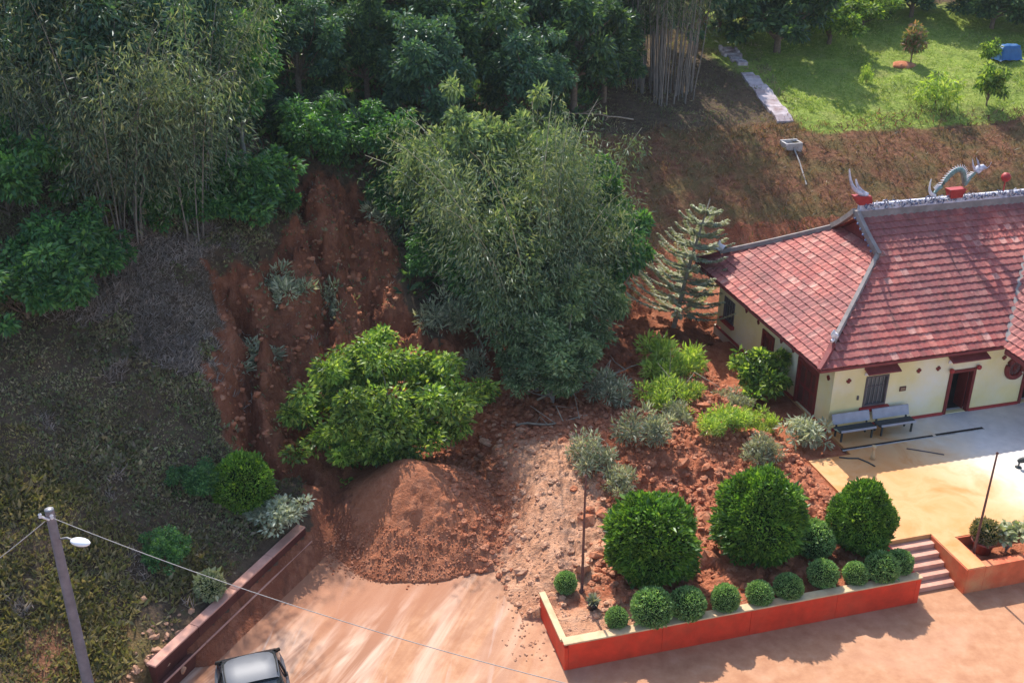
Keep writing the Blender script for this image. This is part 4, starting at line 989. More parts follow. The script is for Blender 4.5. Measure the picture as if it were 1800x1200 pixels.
tr = MB(); [tr.tube(bez((0, 0, -.2), (0, 0, .2), (rng.normal() * .4, rng.normal() * .3, .5), 5), np.linspace(.03, .01, 5), 5) for _ in range(8)]
plant('variegated_shrub', 'flat cream variegated shrub spreading beside the dark dome bush', 'shrub', (mbv.mesh('variegated_crown', MAT['cream']), tr.mesh('variegated_stems', MAT['bark'])), (-7.95, 29.3, gz(-7.95, 29.3)), 0, 1.05)
# potted plants
t = thing('potted_plant', 'small pale spiky plant in a black pot near the flagpole', 'potted plant', (2.45, 25.55, .84))
m = MB(); m.lathe([(0, 0), (.13, 0), (.19, .28), (.17, .28), (.15, .22), (0, .22)], 12); m.build('pot', MAT['black_pot'], t)
rng = np.random.default_rng(34); n = 60; m = MB(); D = rng.normal(size=(n, 3)); D[:, 2] = .4 + rng.random(n); m.leaves(np.zeros((n, 3)) + (0, 0, .22), D, rng.normal(size=(n, 3)), .34, .05); m.build('leaves', MAT['greyleaf'], t)
t = thing('potted_plant', 'round brown green bush in a red pot at the foot of the right flagpole', 'potted plant', (15.5, 28.75, .95 * .58))
m = MB(); m.lathe([(0, 0), (.26, 0), (.36, .42), (.40, .42), (.40, .48), (.33, .48), (.3, .42), (0, .40)], 16); m.build('pot', MAT['pot'], t)
b1 = topiary_mesh(35, 'potted_bush', MAT['dryweed'], .44, .38, .78, 1500, .09, .5); link('foliage', b1[0], t)
for i, (x, y, s) in enumerate(((16.3, 28.75, 1.0), (17.35, 29.05, 1.15))):
    t = thing('potted_plant', ['broad leaved pale green plant in the planter right of the pot', 'broad leaved plant in the planter cut by the right picture edge'][i], 'potted plant', (x, y, .54), i, 'leafy planter plants')
    rng = np.random.default_rng(36 + i); m = MB(); n = 260
    for k in range(9):
        c = np.array((rng.normal() * .25, rng.normal() * .2, .55 + rng.random() * .35)); p, d = clump_points(rng, 34, c, .25, .4); D, N = rot_leaf(rng, 34, .8, d, .8, .1); m.leaves(p, D, N, .22 * s, .16 * s)
    m.build('leaves', MAT['bright'] if i == 9 else MAT['pale'], t); m = MB(); [m.tube([(0, 0, 0), (rng.normal() * .08, rng.normal() * .08, .3), (rng.normal() * .22, rng.normal() * .2, .6)], [.025, .02, .01], 5) for _ in range(6)]; m.build('stems', MAT['bark_pale'], t)
# low wreckage of plants in the bed between the topiaries
# ------------------------------------------------------------------ shrubs caught in the slide
lime = [crown_mesh(40 + i, 'lime_shrub', MAT['lime'], 1.0, .5, .45, 26, 3200, .17, .28, .30, down=-.3, up=.3, trunk_h=.3, trunk_r=.05) for i in range(2)]
grey = [crown_mesh(44 + i, 'grey_shrub', MAT['greyleaf'], .8, .45, .38, 20, 1900, .17, .25, .32, down=-.2, up=.3, trunk_h=.25, trunk_r=.04) for i in range(2)]
rnd_ = crown_mesh(47, 'round_shrub', MAT['bright'], 1.0, .85, .85, 34, 4200, .20, .55, .30, down=.1, up=.5, trunk_h=.5, trunk_r=.06)
def on(x, y, dz=-.05): return (x, y, gz(x, y) + dz)
for lab, me, x, y, rz, s in [
    ('largest lime green shrub on the slid soil, left of the house', lime[0], 6.9, 40.2, .2, (1.55, 1.3, 1.5)),
    ('flat lime shrub on the debris just below the largest lime one', lime[1], 6.3, 36.7, 1.2, (1.15, 1.0, 1.1)),
    ('elongated yellow green shrub lying in the middle of the debris', lime[0], 7.75, 34.6, 2.2, (.75, 1.1, .85)),
    ('small yellow green shrub nearest the big maroon side door', lime[1], 9.5, 35.8, 3.1, (.72, .72, .8)),
    ('small lime tuft just behind the middle topiary', lime[1], 9.0, 31.9, 4.0, (.55, .5, .6)),
    ('rounded glossy green bush hugging the house side wall', rnd_, 10.25, 38.9, .5, (1.0, 1.15, 1.05)),
    ('grey green brush on the debris right of the pale track', grey[0], 4.75, 33.4, .3, (1.2, 1.1, 1.2)),
    ('grey leafy brush at the edge of the pale debris track', grey[1], 2.7, 32.4, 1.9, (1.1, .9, 1.1)),
    ('grey green brush below the leaning bamboo clump', grey[0], 3.9, 37.2, 2.6, (1.1, 1.0, 1.3)),
    ('wilted grey shrub between the debris and the middle topiary', grey[1], 9.0, 33.3, 3.6, (.9, .8, .9)),
    ('dry grey brush against the left big topiary', grey[1], 3.7, 30.9, 4.4, (.8, .7, .9)),
    ('uprooted grey shrub on the debris below the flat lime shrub', grey[0], 6.2, 35.2, 5.2, (.8, .6, .8)),
    ('grey brush half buried beside the rounded glossy bush', grey[0], 8.7, 37.4, 5.9, (.9, .7, .8))]:
    plant('shrub', lab, 'shrub', me, on(x, y), rz, s, 'shrubs on the slid earth')
# cream shrub by the house corner
mbv = MB(); rng = np.random.default_rng(50)
for k in range(26):
    a = rng.random() * 6.28; c = np.array((math.cos(a) * .75 * rng.random(), math.sin(a) * .75 * rng.random(), .35 + rng.random() * .5)); n = 40
    p, d = clump_points(rng, n, c, .26, .5); D, N = rot_leaf(rng, n, .6, d, .9, .15); mbv.leaves(p, D, N, .22 * (.6 + .8 * rng.random(n)), .07)
tr = MB(); [tr.tube(bez((0, 0, -.2), (0, 0, .3), (rng.normal() * .4, rng.normal() * .4, .6), 5), np.linspace(.035, .01, 5), 5) for _ in range(9)]
plant('cream_shrub', 'cream leaved shrub at the terrace edge by the house corner', 'shrub', (mbv.mesh('cream_crown', MAT['cream']), tr.mesh('cream_stems', MAT['bark_pale'])), on(11.15, 34.9), 0, (1.15, 1.1, 1.15))
# pale pine with tiered fronds
rng = np.random.default_rng(52); fr = MB(); tr = MB(); hh = 6.3
tr.tube([(0, 0, -.3), (.05, 0, 3), (.25, 0, hh)], [.10, .07, .02], 7)
for k in range(10):
    zz = .9 + k * (hh - 1.0) / 10; R = 2.35 * (1 - .82 * (k / 10) ** 1.1) * (.8 + .35 * rng.random()); nb = 7
    for j in range(nb):
        a = j * 6.283 / nb + k * .7 + rng.normal() * .12; b = np.array((math.cos(a), math.sin(a), 0)); o_ = np.array((.04 * zz, 0, zz))
        q = bez(o_, o_ + b * R * .55 + (0, 0, -.12 * R), o_ + b * R + (0, 0, .38 * R), 8); tr.tube(q, np.linspace(.03, .008, 8), 4)
        n = 190; f = .1 + .9 * rng.random(n); P0 = np.stack([np.interp(f, np.linspace(0, 1, 8), q[:, i]) for i in range(3)], -1); sd = np.array((-b[1], b[0], 0)); sg = np.sign(rng.normal(size=n))[:, None]
        D = b[None] * .6 + sd[None] * sg * .9 + rng.normal(size=(n, 3)) * .15 + (0, 0, .1); fr.leaves(P0, D, rng.normal(size=(n, 3)) * .3 + (0, 0, 1), .28 * (1.1 - .6 * f), .075)
plant('tiered_pine', 'pale cream tiered pine standing behind the house corner', 'tree', (fr.mesh('pine_fronds', MAT['cream']), tr.mesh('pine_trunk', MAT['bark_pale'])), on(7.6, 45.6), 0, (1.3, 1.3, 1.0), None, ('crown', 'trunk'), (R_(-8), R_(10)))

# ------------------------------------------------------------------ trees
def tre(name, label, me, x, y, rz, s, group=None, cat='tree', dz=-.1, tilt=(0, 0)):
    return plant(name, label, cat, me, (x, y, gz(x, y) + dz), rz, s, group, ('crown', 'trunk'), tilt)
# bright tree standing behind the heap of earth
tre('broadleaf_tree', 'bright green bushy tree standing right behind the heap of earth', crown_mesh(60, 'bright_tree', MAT['bright'], 3.0, 2.5, 2.35, 120, 42000, .17, .5, .17, low=-.98, lop=.18, trunk_r=.14, barkm='bark_pale'), -4.75, 34.7, .4, (1.16, 1.0, 1.0))
# bamboo and trees carried down in the middle of the slide
bamboo_clump('bamboo_clump', 'tall pale stemmed bamboo clump leaning in the middle of the slide', 'bamboo', on(1.1, 40.3), 30, 14.6, .48, MAT['bamboo'], 'culm', 33000, 61, .25, .2, .045, (-.13, .06), 1.0, .14, None, 1.35, 1.05)
bamboo_clump('bamboo_clump', 'second pale bamboo clump just right of the leaning middle one', 'bamboo', on(1.9, 42.2), 16, 11.5, .34, MAT['bamboo'], 'culm', 15000, 62, .25, .19, .04, (.0, .05), .7, .3, None, 1.0, .7)
mid = [crown_mesh(63, 'mid_tree', MAT['midgreen'], 1.9, 2.2, 3.2, 46, 13000, .19, .42, .25, trunk_r=.10, barkm='bark_pale'), crown_mesh(64, 'mid_tree', MAT['vivid'], 1.8, 2.0, 3.0, 44, 12000, .19, .45, .25, trunk_r=.10, barkm='bark_pale'), crown_mesh(65, 'grove_tree', MAT['forest2'], 1.9, 2.2, 3.2, 46, 13000, .19, .42, .25, trunk_r=.10, barkm='bark_pale')]
for lab, k, x, y, rz, s in [
    ('green tree on the left flank of the leaning bamboo clump', 1, -1.3, 42.0, .3, (1.15, 1.1, 1.25)),
    ('green tree on the right flank of the bamboo beside the pale pine', 1, 4.1, 43.6, 1.4, (1.0, 1.0, 1.45)),
    ('blue green low tree at the foot of the bamboo, above the debris', 0, 2.1, 38.6, 2.4, (1.0, .85, .72)),
    ('blue green tree among the stems left of the bamboo foot', 0, .1, 40.4, 3.4, (.85, .85, .95)),
    ('low leafy tree hiding the stems at the bamboo foot', 0, 1.0, 39.0, .9, (.7, .6, .6)),
    ('small tree in the brush between scar and bamboo', 1, -3.0, 43.0, 1.9, (.75, .75, .8)),
    ('dusty green tree in front of the bamboo stems, upper of two', 0, .4, 41.2, 2.7, (1.05, .9, 1.5)),
    ('dusty green tree in front of the bamboo stems, lower of two', 0, 2.6, 40.6, 4.0, (.9, .85, 1.1)),
    ('dusty green tree spilling from the bamboo down to the debris', 0, 1.6, 37.9, 1.1, (.95, .7, .5)),
    ('dusty green tree at the left shoulder of the bamboo, over the scar', 0, -2.2, 44.5, 5.6, (1.2, 1.1, 1.5)),
    ('tall olive tree rising behind the top of the bamboo clump', 0, .8, 46.5, 4.5, (1.2, 1.1, 1.5)),
    ('leafy tree behind the bamboo, towards the house side', 1, 3.6, 48.0, 5.2, (1.1, 1.1, 1.2))]:
    tre('slide_tree', lab, mid[k], x, y, rz, s, 'trees carried in the slide')
# green thickets at the left edge
viv = [crown_mesh(70 + i, 'vivid_bush', MAT['vivid'], 1.6, 1.2, 1.1, 46, 12000, .16, .5, .25, trunk_h=.7, trunk_r=.07) for i in range(2)]
for lab, k, x, y, rz, s in [
    ('vivid green thicket at the left edge, lowest of the three there', 0, -16.6, 33.2, .0, (1.35, 1.2, 1.1)),
    ('vivid green bush at the left edge below the dry bamboo', 1, -15.6, 35.6, 1.0, (1.2, 1.2, 1.1)),
    ('vivid green bush touching the left edge, highest of the three', 0, -18.3, 37.0, 2.0, (1.4, 1.3, 1.4)),
    ('green bush overhanging the top left rim of the scar', 1, -10.9, 41.6, 3.0, (1.35, 1.3, 1.2)),
    ('dark green bush overhanging the head of the scar, left half', 1, -9.0, 47.4, .6, (1.2, 1.2, 1.1)),
    ('dark green bush overhanging the head of the scar, right half', 0, -6.6, 48.6, 1.6, (1.2, 1.2, 1.1)),
    ('green bush on the right rim of the scar above the bamboo', 1, -4.9, 46.6, 2.6, (1.0, 1.0, 1.1)),
    ('smaller green bush beside the scar rim, left of the overhanging one', 0, -13.2, 39.8, 4.0, (.9, .9, .9)),
    ('green clump on the weedy slope right of the street lamp', 1, -10.6, 26.6, 5.0, (.45, .42, .5)),
    ('low bright weeds bush between dome bush and lamp', 0, -10.4, 29.6, 5.5, (.5, .5, .45))]:
    tre('green_bush', lab, viv[k], x, y, rz, s, 'vivid green bushes', 'bush')
for lab, k, x, y, rz, s in [
    ('grey brush hanging over the middle rim of the scar', 0, -9.6, 39.9, 0, (1.5, 1.2, 1.7)),
    ('grey green brush on the bare rib right of the hanging brush', 1, -7.6, 41.2, 1.3, (1.2, 1.0, 1.5)),
    ('grey green scrub on the rib inside the scar', 1, -10.3, 37.0, 2.2, (1.2, 1.4, .9)),
    ('grey scrub at the lower right rim of the scar, left of the bamboo', 0, -2.9, 41.2, .7, (1.3, 1.2, 1.6)),
    ('grey brush in the red earth below the small tree by the bamboo', 1, -1.6, 39.8, 5.1, (1.0, .9, 1.2)),
    ('dry scrub on the bank left of the bamboo top', 0, -5.0, 46.0, 3.3, (1.6, 1.3, 1.6)),
    ('dry scrub at the right rim of the scar under the olive tree', 1, -2.6, 45.4, 4.1, (1.5, 1.4, 1.7))]:
    tre('scrub', lab, grey[k], x, y, rz, s, 'scrub along the scar rim', 'scrub')
# dry bamboo grove, upper left
for lab, k, x, y, rz, s in [('dark leafy tree between the two front dry bamboo clumps', 2, -13.9, 41.8, .4, (1.3, 1.2, 1.5)), ('dark leafy tree left of the front dry bamboo clump', 2, -17.2, 41.0, 2.0, (1.4, 1.3, 1.5)), ('green leafy tree right of the dry bamboo, above the overhanging bush', 1, -11.6, 45.0, 3.0, (1.1, 1.1, 1.3))]:
    tre('grove_tree', lab, mid[k], x, y, rz, s, 'trees among the dry bamboo')
for i, (lab, x, y, n, L, ln) in enumerate([
    ('dry bamboo clump rising above the vivid thickets, upper left', -14.9, 38.2, 20, 11.0, (.02, -.02)),
    ('dry arching bamboo clump left of the scar head', -12.6, 40.2, 20, 11.5, (.03, -.03)),
    ('dry bamboo clump at the far left edge', -18.5, 40.5, 16, 11.5, (-.02, 0)),
    ('brownish bamboo clump behind the other dry ones, near the top edge', -15.5, 44.0, 16, 10.0, (0, -.04))]):
    bamboo_clump('dry_bamboo', lab, 'bamboo', on(x, y), n, L, .5, MAT['bamboo_dry'] if i % 2 == 0 else MAT['bamboo'], 'culm_grey', 13500, 80 + i, .25, .19, .034, ln, 1.3, .08, 'dry bamboo grove', 1.1, .9)
bamboo_clump('bamboo_stand', 'dense stand of dark upright bamboo stems at the top centre', 'bamboo', on(9.6, 67.8), 70, 12.5, .14, MAT['bamboo_dry'], 'culm_grey', 9000, 90, .36, .17, .05, (0, 0), 2.2, .45, None, .6, .8)
# forest on the brow
FT = [crown_mesh(100 + i, 'forest_tree', MAT[('forest', 'forest2', 'forest', 'forest2')[i]], 2.7, 3.3, 4.0, 70, 17000, .28, .45, .24, trunk_r=.2, trunk_h=4.2) for i in range(4)]
forest = [
    (-22, 46.5, 1.25, 'dark forest tree cut by the left edge near the top corner'), (-19.5, 52, 1.2, 'dark forest tree in the top left corner behind bamboo'),
    (-14.5, 50.5, 1.15, 'dark forest tree above the dry bamboo near the top edge'), (-10.6, 53.6, .75, 'dark blue green tree above the head of the scar'),
    (-7.6, 56.2, .75, 'dark forest tree directly above the scar top'), (-4.2, 53.6, .8, 'low dark tree at the right of the scar top'),
    (-3.0, 58.5, 1.1, 'dark forest tree above the leaning bamboo, left one'), (.6, 57.2, .85, 'dark forest tree above the leaning bamboo, right one'),
    (3.6, 62.5, 1.0, 'dark tree left of the dark bamboo stand'), (-12.5, 59, 1.2, 'forest tree at the top edge, second row behind the scar'),
    (-7, 63, 1.25, 'forest tree at the top edge right of the scar line, second row'), (-1, 66, 1.25, 'forest tree at the top edge above the leaning bamboo'),
    (4.5, 70, 1.2, 'forest tree at the top edge left of the bamboo stand'), (-17, 60, 1.3, 'forest tree at the top edge behind the dry bamboo'), (7.2, 73, 1.1, 'dark tree standing behind the dark bamboo stand'), (12.6, 75.2, 1.1, 'dark tree between the bamboo stand and the broken stair'), (5.6, 65.2, .8, 'low dark tree left of the bamboo stand foot')]
for i, (x, y, s, lab) in enumerate(forest):
    tre('forest_tree', lab, FT[i % 4], x, y, i * 1.3, (s, s, s * (.9 + .07 * (i % 3))), 'dark forest trees on the brow')
LT = [crown_mesh(110 + i, 'lawn_tree', MAT[('bright', 'forest')[i]], 2.2, 1.9, 2.2, 56, 11000, .25, .5, .25, trunk_r=.14, trunk_h=2.2) for i in range(2)]
for i, (x, y, s, k, lab) in enumerate([
    (15.2, 80.5, 1.3, 1, 'green tree behind the top of the concrete stair'), (18.6, 76.2, 1.7, 1, 'dark spreading tree right of the concrete stair'),
    (22.8, 78.6, 1.15, 0, 'sunlit green tree at the top edge of the lawn, left one'), (26.4, 82.5, .9, 0, 'green tree at the back of the lawn behind the red tipped sapling'),
    (31.0, 85.5, 1.2, 1, 'dark tree at the back of the lawn near the top edge'), (36.5, 83.5, 1.2, 1, 'dark tree above the blue tarp'),
    (40.5, 82.0, 1.4, 1, 'dark tree in the top right corner'), (37.5, 89.0, 1.5, 1, 'dark tree behind the one above the blue tarp'), (20, 85, 1.4, 0, 'green tree at the top edge behind the spreading dark tree'), (27.5, 89, 1.5, 1, 'dark tree at the top edge behind the lawn trees'), (11.5, 84, 1.3, 1, 'dark tree at the top edge right of the bamboo stand'), (45, 86, 1.4, 1, 'dark tree at the right edge in the top corner')]):
    tre('lawn_tree', lab, LT[k], x, y, i * 2.1, (s, s, s * .78), 'trees behind the lawn')
sap = [crown_mesh(120, 'sapling', MAT['red_tip'], .75, 1.2, 1.7, 22, 1500, .30, .36, .32, trunk_r=.05, trunk_h=2.0), crown_mesh(121, 'sapling', MAT['bright'], .8, .9, 1.1, 22, 1400, .28, .36, .32, trunk_r=.05, trunk_h=1.2), crown_mesh(122, 'sapling', MAT['lime'], 1.0, .6, .7, 22, 900, .26, .3, .32, trunk_r=.04, trunk_h=.8)]
for lab, k, x, y, s in [('slender red tipped sapling on a mound at the top of the lawn', 0, 28.0, 76.0, (1.0, 1.0, 1.05)), ('leafy sapling with reddish tips on the right of the lawn', 1, 30.9, 69.2, (1.05, 1.05, 1.35)), ('low yellow green bush in the middle of the lawn', 2, 27.2, 68.4, (1.3, 1.3, 1.5)), ('tiny thin sapling on the left of the lawn', 2, 23.7, 71.8, (.4, .4, .9)), ('small sapling beside the blue tarp', 1, 33.6, 76.2, (.7, .7, .9))]:
    tre('sapling', lab, sap[k], x, y, x, s, 'saplings on the lawn')
m = MB(); rng = np.random.default_rng(5)
# broad fronds above the scar
def frond_plant(name, label, loc, n, L, W, mat, seed):
    rng = np.random.default_rng(seed); t = thing(name, label, 'palm', loc)
    for k in range(n):
        a = k * 2.4 + rng.normal() * .2; b = np.array((math.cos(a), math.sin(a), 0)); LL = L * (.7 + .5 * rng.random())
        q = bez((0, 0, .2), b * LL * .5 + np.array((0, 0, LL * .75)), b * LL + np.array((0, 0, -.1 * LL)), 14); fr = MB(); fr.tube(q, np.linspace(.03, .008, 14), 4, 1)
        N = 110; f = .18 + .82 * rng.random(N); P0 = np.stack([np.interp(f, np.linspace(0, 1, 14), q[:, i]) for i in range(3)], -1); tg = unit(np.stack([np.interp(f, np.linspace(0, 1, 14), np.gradient(q[:, i])) for i in range(3)], -1)); sd = np.cross(tg, (0, 0, 1.)); sg = np.where(rng.random(N) < .5, -1, 1)[:, None]
        D = sd * sg + tg * .7; D[:, 2] -= .35; fr.leaves(P0, D, np.cross(tg, sd), W * np.sin(np.clip(f, .1, .97) * np.pi) + .1, .06, 0); fr.build('frond', [mat, mat], t)
    return t
frond_plant('palm', 'feathery palm with pale blue green fronds above the scar head', on(-9.9, 49.6), 11, 2.9, .7, MAT['palm'], 130)
frond_plant('palm', 'feathery palm in the dark forest right of the scar head', on(-6.0, 51.8), 9, 2.2, .55, MAT['palm'], 131)

# ------------------------------------------------------------------ undergrowth, weeds and grass
rng = np.random.default_rng(200)
def scatter(n, x0, x1, y0, y1):
    x = rng.uniform(x0, x1, n); y = rng.uniform(y0, y1, n); z, d, r = ground(x, y); return x, y, z, d, r
mb = MB()
x, y, z, d, r = scatter(120000, -21, -5, 19, 46); keep = (d > .45) & ((r < .25 + .3 * rng.random(len(r))) | ((rng.random(len(r)) < .10) & (np.hypot(x + 3.45, y - 31.3) > 4.5))); pat = fbm(x * .5, y * .5, 3, 301)
dead = np.exp(-(((x + 12.6) / 2.6) ** 2 + ((y - 36.2) / 2.6) ** 2)) + .85 * fbm(x * .8, y * .8, 3, 307) > .42
dryz = (sstep(29.5, 24.5, y + .35 * (x + 11)) + .6 * fbm(x * .6, y * .6, 3, 309) > .5)
bare = (np.hypot((x + 10.0) / 1.1, (y - 24.3) / 1.3) < 1 + .5 * pat)
keep &= ~bare | (rng.random(len(x)) < .12)
keep &= rng.random(len(x)) < .68 + .75 * fbm(x * 1.3, y * 1.3, 3, 305)
for cond, mi, L, W, lean in ((keep & ~dead & ~dryz, 0, .115, .46, .8), (keep & dead, 1, .20, .11, .9), (keep & dryz & ~dead, 2, .14, .34, .8)):
    xx, yy, zz = x[cond], y[cond], z[cond]; Lr = L * (.55 + .9 * rng.random(len(xx))) * (1 + .5 * fbm(xx * .7, yy * .7, 2, 303))
    tufts(0, xx, yy, zz, Lr, W, 4, lean, 210 + mi, mi, mb)
tag(mb.build('slope_weeds', [MAT['weed'], MAT['deadweed'], MAT['dryweed']]), 'weeds and dead brush covering the left slope', 'weeds', kind='stuff')
mb = MB(); x, y, z, d, r = scatter(26000, -30, 14, 42, 88); keep = ((d > 1) & (r < .3) & (x < 2.5 + .2 * (y - 52))) | ((y > 83) & (d > 1)); xx, yy, zz = x[keep], y[keep], z[keep]
tufts(0, xx, yy, zz, .32 * (.5 + rng.random(len(xx))), .4, 4, .8, 220, 0, mb, .2)
tag(mb.build('undergrowth', [MAT['forest']]), 'dark undergrowth on the forest floor', 'undergrowth', kind='stuff')
mb = MB(); x, y, z, d, r = scatter(17000, 1, 40, 46, 70); keep = (d > .3) & (d < 9.6 + 1.2 * fbm(x * .25, y * .25, 2, 93)) & (rng.random(len(x)) < .8); xx, yy, zz = x[keep], y[keep], z[keep]
tufts(0, xx, yy, zz, .26 * (.5 + rng.random(len(xx))), .16, 3, .9, 230, 0, mb, .1)
tag(mb.build('bank_straw', [MAT['straw']]), 'dry straw and weeds on the bank behind the house', 'straw', kind='stuff')
mb = MB(); x, y, z, d, r = scatter(56000, 2, 46, 54, 86); keep = ((d > 8.6) & (x > 15 + 2.5 * rng.random(len(x)))) | ((x < 17) & (d > 6.5) & (rng.random(len(x)) < .6)); xx, yy, zz = x[keep], y[keep], z[keep]
tufts(0, xx, yy, zz, .13 * (.4 + rng.random(len(xx)) + .6 * (fbm(xx * .4, yy * .4, 3, 97) > .25)), .20, 3, .8, 240, 0, mb, .08); mb.M[-1] = (np.repeat(xx, 3) < 17.5).astype(int)  # left blades take a browner colour in place of tree shade
tag(mb.build('lawn_grass', [MAT['lawn'], MAT['weed']]), 'short grass on the slope behind the house, coloured browner where tree shade falls', 'grass', kind='stuff')

# ------------------------------------------------------------------ things on the slope behind the house
t = thing('concrete_stair', 'broken pale concrete stair running down the shaded grass slope', 'stair')
A = np.array((15.1, 76.6)); B = np.array((16.75, 64.6)); dv = unit(B - A); sd = np.array((-dv[1], dv[0])); n = 20
rng = np.random.default_rng(140)
for i in range(n):
    if i in (6, 7): continue
    f0, f1 = i / n, (i + .93) / n; w = (.42 if i < 9 else .55) + rng.normal() * .04; off = .15 * math.sin(i * 1.3) if i < 9 else 0
    c = A + (B - A) * f0; e = A + (B - A) * f1; z0 = gz(*c) + .10 + rng.random() * .08; z1 = z0 - .06 + rng.normal() * .03 if i < 9 else gz(*e) + .12
    p = [(*(c - sd * w + sd * off), z0), (*(c + sd * w + sd * off), z0), (*(e + sd * w + sd * off), z1), (*(e - sd * w + sd * off), z1)]
    m = MB(); m.hexa([(q[0], q[1], q[2] - .35) for q in p] + p); m.build('step', MAT['stair'], t, .02)
for s in (-1, 1):
    for i in range(3):
        c = A + (B - A) * (.03 + .045 * i) + sd * s * .55; m = MB(); m.box((c[0] - .1, c[1] - .25, gz(*c) - .2), (c[0] + .1, c[1] + .25, gz(*c) + .35 - .06 * i)); m.build('cheek_block', MAT['stair'], t, .03)
zb = gz(16.6, 62.2)
t = thing('drain_box', 'small pale concrete drain box below the broken stair', 'drain box', (16.6, 62.2, zb), .25)
m = MB(); m.box((-.55, -.4, -.3), (.55, -.28, .28)); m.box((-.55, .28, -.3), (.55, .4, .34)); m.box((-.55, -.278, -.3), (-.43, .278, .3)); m.box((.43, -.278, -.3), (.55, .278, .3)); m.build('box_wall', MAT['concrete'], t, .015)
m = MB(); m.box((-.43, -.278, -.3), (.43, .278, .02)); m.build('water', MAT['glass'], t)
pp = [(16.7, 61.8, gz(16.7, 61.8) + .1), (16.85, 61.0, gz(16.85, 61.0) + .06), (16.9, 60.0, gz(16.9, 60) + .05), (16.95, 59.2, gz(16.95, 59.2) + .05)]
m = MB(); m.tube(pp, .05, 6); tag(m.build('drain_pipe', MAT['wire']), 'thin pale pipe running down the brown bank from the drain box', 'pipe')
# blue tarp over a stack
t = thing('tarp_stack', 'bright blue tarp thrown over a stack beside the lawn', 'tarp', (35.2, 77.2, gz(35.2, 77.2)), .3)
gx, gy = np.meshgrid(np.linspace(-1, 1, 21), np.linspace(-.7, .7, 15)); rr = np.maximum(np.abs(gx) / .8, np.abs(gy) / .5); gzz = .95 * sstep(1.25, .85, rr) + .08 * fbm(gx * 3, gy * 3, 3, 7) + .02
link('tarp', grid_mesh('tarp', gx, gy, gzz, [MAT['tarp']]), t); m = MB(); m.box((-.7, -.42, 0), (.7, .42, .8)); m.build('stack', MAT['grey_wood'], t)
# mound under the red tipped sapling
me_ = MB(); a = np.linspace(0, np.pi / 2, 7); me_.lathe(np.stack([1.1 * np.cos(a), .42 * np.sin(a)], -1), 18); V = np.vstack(me_.V); V[:, :2] *= (1 + .25 * fbm(V[:, 0] * 2, V[:, 1] * 2, 2, 5))[:, None]; me_.V = [V]
o = me_.build('soil_mound', MAT['clod']); o.scale = (.75, .75, .8); o.location = (27.4, 75.6, gz(27.4, 75.6) - .08); tag(o, 'pale soil mound at the foot of the red tipped sapling', 'soil mound')

# ------------------------------------------------------------------ rubble, clods and fallen wood
rng = np.random.default_rng(150)
def clod_mesh(seed):
    rg = np.random.default_rng(seed); n, k = 4, 6; a = np.linspace(-1.25, 1.3, n); b = np.arange(k) * 2 * np.pi / k
    V = np.stack([np.cos(a)[:, None] * np.cos(b), np.cos(a)[:, None] * np.sin(b), np.repeat(np.sin(a)[:, None], k, 1) * .7], -1).reshape(-1, 3); V *= (.7 + .6 * rg.random(len(V)))[:, None]
    Q = [(i * k + j, i * k + (j + 1) % k, (i + 1) * k + (j + 1) % k, (i + 1) * k + j) for i in range(n - 1) for j in range(k)]; t_ = (n - 1) * k
    return V, np.array(Q + [(t_, t_ + 1, t_ + 2, t_ + 3), (t_, t_ + 3, t_ + 4, t_ + 5)])
CM = [clod_mesh(i) for i in range(6)]; cme = [raw_mesh('clod', V, Q, [MAT['clod']]) for V, Q in CM]; sme = [raw_mesh('stone', V, Q, [MAT['stone']]) for V, Q in CM]
def put(me, name, x, y, z, s, par):
    o = bpy.data.objects.new(name, me); COL.objects.link(o); o.parent = par; o.location = (x, y, z); o.scale = (s, s * .85, s * .75); o.rotation_euler = (rng.normal() * .5, rng.normal() * .5, rng.random() * 6.28)
lx = rng.uniform(-13.5, -1.5, 900); ly = rng.uniform(-6.5, 6, 900); wx, wy = toW(lx, ly); zz, dd, rr = ground(wx, wy); ok = (zz > .15) & (dd < 1.5) & (np.hypot(wx + 3.25, wy - 31.3) > 3.3)
ok &= rng.random(len(wx)) > .85 * np.exp(-((wx - 1.25) / 1.5) ** 4 - np.maximum(0, wy - 33.5) ** 2 / 4); idx = np.where(ok)[0][:230]
for k, i in enumerate(idx): put(cme[k % 6] if lx[i] > -10.5 else sme[k % 6], 'clod' if lx[i] > -10.5 else 'stone', wx[i], wy[i], zz[i] + .02, .08 + .27 * rng.random() ** 2.2, slide)
mb = MB()
def stuff_clods(n, fx, smin, smax, mi0):
    for i in range(n):
        x, y, z = fx(); pt = math.exp(-((x - 1.25) / 1.5) ** 4 - max(0, y - 33.5) ** 2 / 4); mi = 1 if (mi0 == 0 and rng.random() < pt * 1.1) else mi0
        if mi != mi0 and rng.random() < .62: continue
        V, Q = CM[i % 6]; a = rng.random() * 6.28; c, s_ = math.cos(a), math.sin(a); sz = smin + (smax - smin) * rng.random() ** 2
        W = V * sz; W = np.stack([W[:, 0] * c - W[:, 1] * s_, W[:, 0] * s_ + W[:, 1] * c, W[:, 2]], -1); mb.add(W + (x, y, z), Q, mi)
lx = rng.uniform(-14.5, -1.2, 11000); ly = rng.uniform(-7.6, 7, 11000); wx, wy = toW(lx, ly); zz, dd, _ = ground(wx, wy); ok = np.where((zz > .03) & (dd < 2))[0][:5600]; it = iter(ok)
def nxt():
    i = next(it); return wx[i], wy[i], zz[i] + .01
stuff_clods(len(ok) - 1, nxt, .03, .15, 0)
